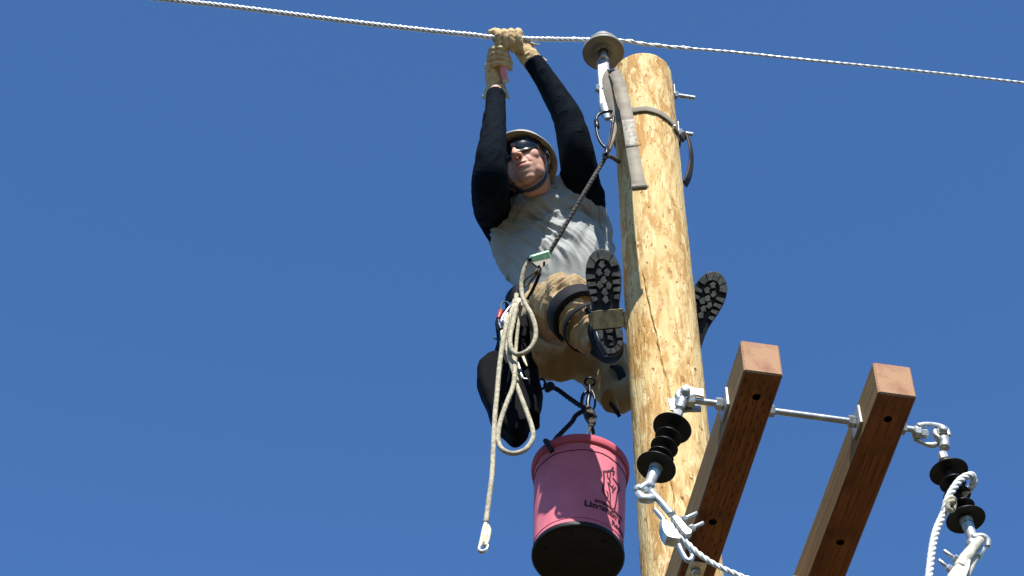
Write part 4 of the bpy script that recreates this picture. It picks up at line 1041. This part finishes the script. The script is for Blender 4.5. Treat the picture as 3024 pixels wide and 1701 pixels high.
lt = thing('cord_loop', WY(1489, 895, 4.92), 'small dark cord loop sticking out above the hip hardware', 'cord')
mk('cord', sp([WY(1484, 925, 4.9), WY(1479, 905, 4.91), WY(1485, 893, 4.92), WY(1498, 893, 4.92), (WY(1507, 904, 4.92)), WY(1508, 920, 4.92)], [.0035]*6, 8), M['teal'], lt)
mb = thing('bolt_bag', WY(1482, 1000, 4.93), 'dark bundle of cords and clips hanging at his right hip above the pouch', 'bag')
mk('bundle', clay([sp([WY(1480, 950, 4.95), WY(1484, 1000, 4.95), WY(1486, 1060, 4.96)], [.022, .020, .018], 12), sp([WY(1500, 930, 4.97), WY(1515, 980, 4.96), WY(1530, 1040, 4.96), WY(1535, 1090, 4.96)], [.03, .042, .046, .035], 14), sp([WY(1552, 935, 4.96), WY(1545, 990, 4.95), WY(1550, 1060, 4.95)], [.014, .024, .026], 12)], .005, 3)[::2], M['pouch'], mb)
mk('peg', sp([WY(1456, 996, 4.94), WY(1466, 1002, 4.94), WY(1478, 1008, 4.94)], [.003]*3, 8), M['teal'], mb)
mk('cord', sp([WY(1476, 985, 4.93), WY(1478, 1010, 4.925), WY(1477, 1040, 4.93), WY(1480, 1068, 4.93)], [.005, .004, .005, .004], 8), M['teal'], mb)
tw2 = thing('rope_splice', WY(1490, 1020, 4.84), 'cream taped rope splice end beside the dark hip cords', 'rope')
mk('splice', sp([WY(1484, 980, 4.85), WY(1487, 1005, 4.84), WY(1490, 1025, 4.84)], [.008, .0085, .008], 12), M['tape'], tw2)
mk('splice', sp([WY(1494, 978, 4.86), WY(1499, 1010, 4.85), WY(1499, 1030, 4.85)], [.006, .007, .006], 12), M['tape'], tw2)
mk('tail', sp([WY(1489, 1025, 4.84), WY(1495, 1050, 4.85), WY(1500, 1070, 4.86)], [.0085, .0095, .006], 10), M['rope'], tw2)
tw3 = thing('shackle_hook', WY(1545, 1110, 4.85), 'thin light metal hook hanging between the rope loops', 'hook')
mk('hook', sp([WY(1530, 1070, 4.84), WY(1536, 1095, 4.84), WY(1541, 1112, 4.84), WY(1548, 1118, 4.84), WY(1558, 1119, 4.84)], [.003, .006, .006, .003, .002], 8), M['galv'], tw3)
mk('hook', sp([WY(1543, 1050, 4.85), WY(1550, 1068, 4.85), WY(1557, 1082, 4.85)], [.005, .005, .002], 8), M['tape'], tw3)
mk('connector', join(cyl(WY(1522, 902, 4.835), WY(1519, 935, 4.83), .0105, 12), cyl(WY(1532, 885, 4.845), WY(1530, 905, 4.84), .009, 12)), M['tape'], cr_)

# ================================================================== pole strap and carabiner
ps = thing('pole_strap', (PX, PY-.12, hitpole(1860, 330)[2]), 'wide grey webbing strap looped round the pole top with its end hanging down the front', 'strap')
# thin band round the pole: front from left to right then down the right side
q0 = [hitpole(x, y, .006) for x, y in ((1850, 332), (1880, 325), (1910, 322), (1935, 328), (1962, 342), (1985, 362), (2000, 385))]
zs_ = [p[2] for p in q0]; ans = [pang(p) for p in q0]
bpth, bnn = [], []
za = np.array(zs_); aa = np.unwrap(ans); nz_ = 60
for i in range(nz_):
    t = i/(nz_-1); a = aa[0]+(aa[-1]-aa[0])*t; z = np.interp(a, aa, za) if aa[-1] > aa[0] else np.interp(-a, -aa, za)
    bpth.append(ppt(a, z, .006)); bnn.append(A(math.cos(a), math.sin(a), 0))
# continue behind the pole back to the left side
for i in range(1, 50):
    a = aa[-1]+(2*math.pi+aa[0]-.3-aa[-1])*i/50 if aa[-1] > aa[0] else aa[-1]-(2*math.pi-abs(aa[-1]-aa[0])-.3)*i/50
    z = za[-1]+(za[0]-za[-1])*i/50; bpth.append(ppt(a, z, .006)); bnn.append(A(math.cos(a), math.sin(a), 0))
mk('pole_band', band(np.array(bpth), bnn, .027, .005), M['strap'], ps)
# wide strap: loop beside the bracket, down the front, keeper at the end
fp = [WY(1843, 300, 4.53), WY(1853, 350, 4.49), WY(1861, 400, 4.455), WY(1869, 450, 4.43), WY(1878, 500, 4.41), WY(1888, 552, 4.39)]
top = [WY(1828, 360, 4.60), WY(1808, 310, 4.595), WY(1796, 262, 4.585), WY(1796, 226, 4.575), WY(1812, 214, 4.565), WY(1830, 250, 4.55)]
P_ = catmull(top+[f for f in fp], 7)
nn_ = []
for i, p in enumerate(P_):
    T_ = nrm(P_[min(i+1, len(P_)-1)]-P_[max(i-1, 0)]); s_ = nrm(A(.80, -.60, 0.0)*min(1, max(0, 1-i/30))+A(1, -.15, 0)*min(1, i/30)); nn_.append(np.cross(s_, T_))
mk('webbing', band(P_, nn_, [.034, .036, .040, .042, .042, .042, .042, .042], .006), M['strap'], ps)
ke = P_[-1]; kd = nrm(P_[-1]-P_[-5])
mk('keeper', box(ke, (nrm(A(1, -.12, 0)), kd, nrm(np.cross(kd, A(1, -.12, 0)))), (.051, .024, .018), .004), M['strap'], ps, smooth=False)
mk('stitched_patch', band(P_[-28:-16]+A(0, -.004, 0), nn_[-28:-16], .042, .004), mat('pale_webbing_print', (.40, .36, .29), .8, var=(.27, .24, .18), vscale=(90, 90, 60), vlo=.45, vhi=.55), ps)
mk('strap_tail', band(catmull([ppt(-.35, hitpole(2030, 425)[2], .012), WY(2028, 400, 4.70), WY(2040, 440, 4.70), WY(2041, 480, 4.72), WY(2034, 520, 4.73), WY(2022, 545, 4.74)], 6), [nrm(A(.9, -.5, 0))]*31, .030, .005), M['strapd'], ps)
mk('rivet', ball(hitpole(1992, 374, .012), .008, 8), M['galv'], ps)
cbn = thing('carabiner', WY(1770, 380, 4.60), 'dark locking carabiner at the left of the pole, under the insulator bracket', 'carabiner')
mk('frame', join(sp([WY(1808, 328, 4.60), WY(1795, 329, 4.59), WY(1775, 334, 4.58), WY(1763, 345, 4.58), WY(1761, 370, 4.58), WY(1765, 400, 4.58), WY(1775, 422, 4.58), WY(1786, 434, 4.58), (WY(1795, 436, 4.585)), WY(1803, 410, 4.59), WY(1808, 375, 4.60), WY(1812, 345, 4.60)], [.0052]*12, 10)), M['blk'], cbn)
mk('locking_sleeve', lathe([(.006, 0), (.0088, .003), (.0088, .045), (.006, .048)], WY(1761, 355, 4.58), WY(1766, 400, 4.58)-WY(1761, 355, 4.58), 16), M['blk'], cbn)
mk('hinge', join(ball(WY(1805, 357, 4.59), .006, 8)), M['galv'], cbn)
tq = thing('tether_strap', WY(1805, 400, 4.62), 'folded brown-grey webbing tether running beside the pole down to the lanyard', 'strap')
mk('webbing', band(catmull([WY(1820, 335, 4.615), WY(1815, 375, 4.61), WY(1806, 415, 4.60), WY(1796, 448, 4.59)], 5), [nrm(A(-.6, -.8, .3))]*16, [.036, .030, .022, .012], .010), M['strap'], tq)
mk('ferrule', cyl(WY(1793, 436, 4.585), WY(1790, 458, 4.58), .0085, 12), M['blk'], tq)

# ================================================================== the bucket under him
BY = 5.20
rimc = WY(1714, 1384, BY); botc = WY(1707, 1646, BY)
bax = nrm(rimc-botc); bL_ = np.linalg.norm(rimc-botc)
bk = thing('canvas_bucket', botc, 'pink canvas tool bucket with a black base hanging on cords below him', 'bucket')
RB, RR = .1423, .1516
bX = nrm(A(1, 0, 0)-bax*bax[0]); bY_ = np.cross(bax, bX)
def brad(t): return RB+(RR-RB)*t
def bpt(a, t, e=0): return botc+bax*(bL_*t)+(bX*math.cos(a)+bY_*math.sin(a))*(brad(t)+wob(a, t)+e)
def wob(a, t): return .0032*noise.noise(Vector((math.cos(a)*2.4, math.sin(a)*2.4, t*1.2)))*math.sin(math.pi*min(1, t*1.1))+.0012*noise.noise(Vector((math.cos(a)*7, math.sin(a)*7, t*5)))
def bcan():
    n, m = 120, 50; V, Fc = [], []
    rows = [(i/m*.97+.0, 0) for i in range(m+1)]+[(.97-i/m*.95, -.004) for i in range(m+1)]
    for t, e in rows:
        for k in range(n): V.append(bpt(2*math.pi*k/n, t, e))
    for i in range(len(rows)-1):
        for k in range(n): k2 = (k+1) % n; Fc.append([i*n+k, i*n+k2, (i+1)*n+k2, (i+1)*n+k])
    return np.array(V), Fc
mk('canvas', bcan(), M['pink'], bk)
mk('rim_band', lathe([(RR-.005, -.034), (RR+.0045, -.034), (RR+.0085, -.028), (RR+.0105, -.014), (RR+.0095, -.004), (RR+.003, .002), (RR-.006, .001), (RR-.007, -.030), (RR-.005, -.034)], rimc, bax, 96, False), M['pinkrim'], bk)
mk('base', lathe([(RB+.0035, .016), (RB+.005, .008), (RB+.005, .0), (RB+.0005, -.004), (RB-.008, -.0045), (RB-.012, -.001), (.04, .0005), (.0, .0)], botc, bax, 96, False), M['bblack'], bk)
for a in np.linspace(0, 2*math.pi, 7)[:-1]:
    mk('stud', lathe([(.006, 0), (.005, -.003), (0, -.0035)], botc+(bX*math.cos(a+.3)+bY_*math.sin(a+.3))*.105+bax*.0005, bax, 14), M['bblack'], bk)
mk('seam', tube(np.array([bpt(a, .83+.010*noise.noise(Vector((math.cos(a)*3, math.sin(a)*3, 9))), .0012) for a in np.linspace(0, 2*math.pi, 160)]), .0013, 5), M['ink'], bk)
mk('seam', tube(np.array([bpt(a, .085, .0008) for a in np.linspace(0, 2*math.pi, 120)]), .0009, 5), M['pinkrim'], bk)
def hitb(px, py, e=.0022):
    d = ray(px, py); t_ = .5
    for _ in range(10):
        r = brad(t_)+e; o = CAM-botc; dd = d-bax*np.dot(d, bax); oo = o-bax*np.dot(o, bax)
        a = dd@dd; b = 2*dd@oo; c_ = oo@oo-r*r; q = max(0, b*b-4*a*c_); s = (-b-math.sqrt(q))/(2*a); P = CAM+d*s; t_ = np.dot(P-botc, bax)/bL_
    v = P-botc; return math.atan2(v@bY_, v@bX), t_
def ink_line(pts, w=.0022):
    Q = [hitb(*p) for p in pts]; C = catmull([A(a, t, 0) for a, t in Q], 5); P, Nn = [], []
    for a, t, _ in C: P.append(bpt(a, t, .0012)); Nn.append(bX*math.cos(a)+bY_*math.sin(a))
    return band(np.array(P), Nn, w, .0006)
lg = [((1783, 1391), (1784, 1420), (1780, 1450)), ((1780, 1450), (1790, 1468), (1803, 1489), (1803, 1498)), ((1803, 1498), (1812, 1509), (1819, 1496)), ((1819, 1496), (1823, 1472), (1825, 1455)), ((1825, 1455), (1831, 1439), (1820, 1422), (1810, 1410)),
      ((1783, 1391), (1793, 1392), (1806, 1388), (1812, 1379)), ((1806, 1388), (1815, 1392), (1811, 1402)), ((1794, 1392), (1794, 1408), (1802, 1420), (1799, 1430), (1795, 1424)), ((1804, 1396), (1801, 1412), (1801, 1424)),
      ((1795, 1424), (1799, 1440), (1803, 1460), (1803, 1480), (1804, 1498)), ((1792, 1450), (1796, 1460), (1794, 1472)), ((1799, 1430), (1808, 1438), (1812, 1432)), ((1808, 1438), (1812, 1446), (1820, 1437)), ((1812, 1446), (1810, 1454))]
widths = [.0065, .0065, .0065, .0062, .0065, .0065, .006, .0045, .0042, .0048, .0042, .0045, .0045, .0045]
pr_ = mk('printed_emblem', join(*[ink_line(p, w_) for p, w_ in zip(lg, widths)]), M['ink'], bk, smooth=False)
def btext(body, px, py, size, ang=0.0, bold=.0):
    cu = bpy.data.curves.new('txt', 'FONT'); cu.body = body; cu.size = size; cu.extrude = .0004; cu.offset = bold; cu.space_character = 1.06
    o = bpy.data.objects.new('txt', cu); COL.objects.link(o); V, N, Fc = grab_curve(o)
    a0, t0 = hitb(px, py); out = []
    for v in V:
        x, y = v[0]*math.cos(ang)-v[1]*math.sin(ang), v[0]*math.sin(ang)+v[1]*math.cos(ang)
        a = a0+x/RB; t = t0+y/bL_; out.append(bpt(a, t, .0012+v[2]))
    return np.array(out), Fc
def grab_curve(o):
    dg = bpy.context.evaluated_depsgraph_get(); dg.update(); me = bpy.data.meshes.new_from_object(o.evaluated_get(dg))
    V = [tuple(v.co) for v in me.vertices]; Fc = [list(p.vertices) for p in me.polygons]
    bpy.data.meshes.remove(me); cu = o.data; bpy.data.objects.remove(o); bpy.data.curves.remove(cu); return V, None, Fc
mk('printed_text', join(btext('Lineman\u2019s', 1725, 1492, .034, 0, .0014), btext('INTERNATIONAL', 1757, 1480, .015, 0, .0008), btext('Rodeo', 1808, 1546, .026, 0, .001)), M['ink'], bk, smooth=False)
# cord grommet loops on the bucket
def hb2(px, py, e): 
    a, t = hitb(px, py); return bpt(a, t, e)
gromm = [hb2(1632, 1334, .006), hb2(1624, 1318, .014), rimc+(bX*math.cos(math.radians(225))+bY_*math.sin(math.radians(225)))*(RR+.012)+bax*.006, rimc+(bX*math.cos(math.radians(227))+bY_*math.sin(math.radians(227)))*(RR-.014)+bax*.004]
mk('rope_handle', sp(gromm, [.0085, .0085, .008, .008], 12), M['ropen'], bk)
hl = thing('hand_line', WY(1735, 1210, 5.0), 'dark braided hand line running from the ring under his seat down to the bucket', 'rope')
top_in = rimc+(bX*math.cos(math.radians(227))+bY_*math.sin(math.radians(227)))*(RR-.014)+bax*.004
P1 = catmull([top_in, WY(1645, 1292, BY), WY(1664, 1272, BY), WY(1690, 1245, BY-.01), WY(1700, 1228, BY-.01), WY(1724, 1212, BY-.01), WY(1735, 1205, BY-.01)], 8)
mk('cord', tube(P1, .0078, 10), M['ropen'], hl)
for s in helix(P1, 2, .0072, .03, 8): mk('braid', tube(s, .002, 5), M['ropen'], hl)
P2 = catmull([WY(1605, 1140, BY-.03), WY(1640, 1147, BY-.02), WY(1680, 1175, BY-.01), WY(1712, 1197, BY-.01), WY(1735, 1209, BY-.01), WY(1756, 1232, BY)], 8)
mk('cord', tube(P2, .0080, 10), M['ropen'], hl)
for s in helix(P2, 2, .0076, .03, 8): mk('braid', tube(s, .002, 5), M['ropen'], hl)
mk('knot', clay([ball(WY(1625, 1141, BY-.03), .017, 8), ball(WY(1617, 1150, BY-.03), .012, 8)], .003, 2)[::2], M['ropen'], hl)
mk('ring', tube(np.array([WY(1599, 1134, BY-.03)+Rt*(.013*math.cos(a))+Up*(.017*math.sin(a)) for a in np.linspace(0, 2*math.pi, 24)]), .0045, 8), M['ropen'], hl)
sw_ = thing('swivel_snap', WY(1742, 1200, 5.03), 'dark metal swivel snap and knotted cords joining his seat ring to the bucket', 'snap')
mk('seat_ring', tube(np.array([WY(1742, 1128, BY)+Rt*(.017*math.cos(a))+Up*(.014*math.sin(a)) for a in np.linspace(0, 2*math.pi, 24)]), .0042, 8), M['blk'], sw_)
mk('snap_body', join(sp([WY(1741, 1136, BY), WY(1741, 1160, BY), WY(1736, 1190, BY), WY(1738, 1208, BY)], [.005, .009, .008, .010], 12), sp([WY(1738, 1150, BY), WY(1722, 1168, BY), WY(1718, 1195, BY), WY(1726, 1212, BY)], [.005, .0065, .006, .005], 10), sp([WY(1746, 1150, BY), WY(1755, 1170, BY), WY(1757, 1195, BY), WY(1750, 1214, BY)], [.004]*4, 8)), M['blk'], sw_)
V, N, Fc = clay([sp([WY(1730, 1205, BY), WY(1740, 1222, BY), WY(1747, 1245, BY), WY(1746, 1262, BY)], [.014, .022, .016, .008], 14), sp([WY(1726, 1212, BY-.02), WY(1745, 1222, BY-.02), WY(1760, 1232, BY)], [.008, .009, .008], 10)], .003, 1)
mk('knot', (V+N*(.003*ncoords(V*90, 2, 1))[:, None], Fc), M['roped'], sw_)
mk('cord', sp([WY(1746, 1255, BY), WY(1738, 1275, BY), WY(1730, 1292, BY-.0), WY(1726, 1300, BY+.02)], [.006, .006, .006, .006], 10), M['roped'], sw_)
mk('cord', sp([WY(1746, 1255, BY), WY(1752, 1275, BY+.02), WY(1757, 1300, BY+.03)], [.006, .006, .006], 10), M['roped'], sw_)
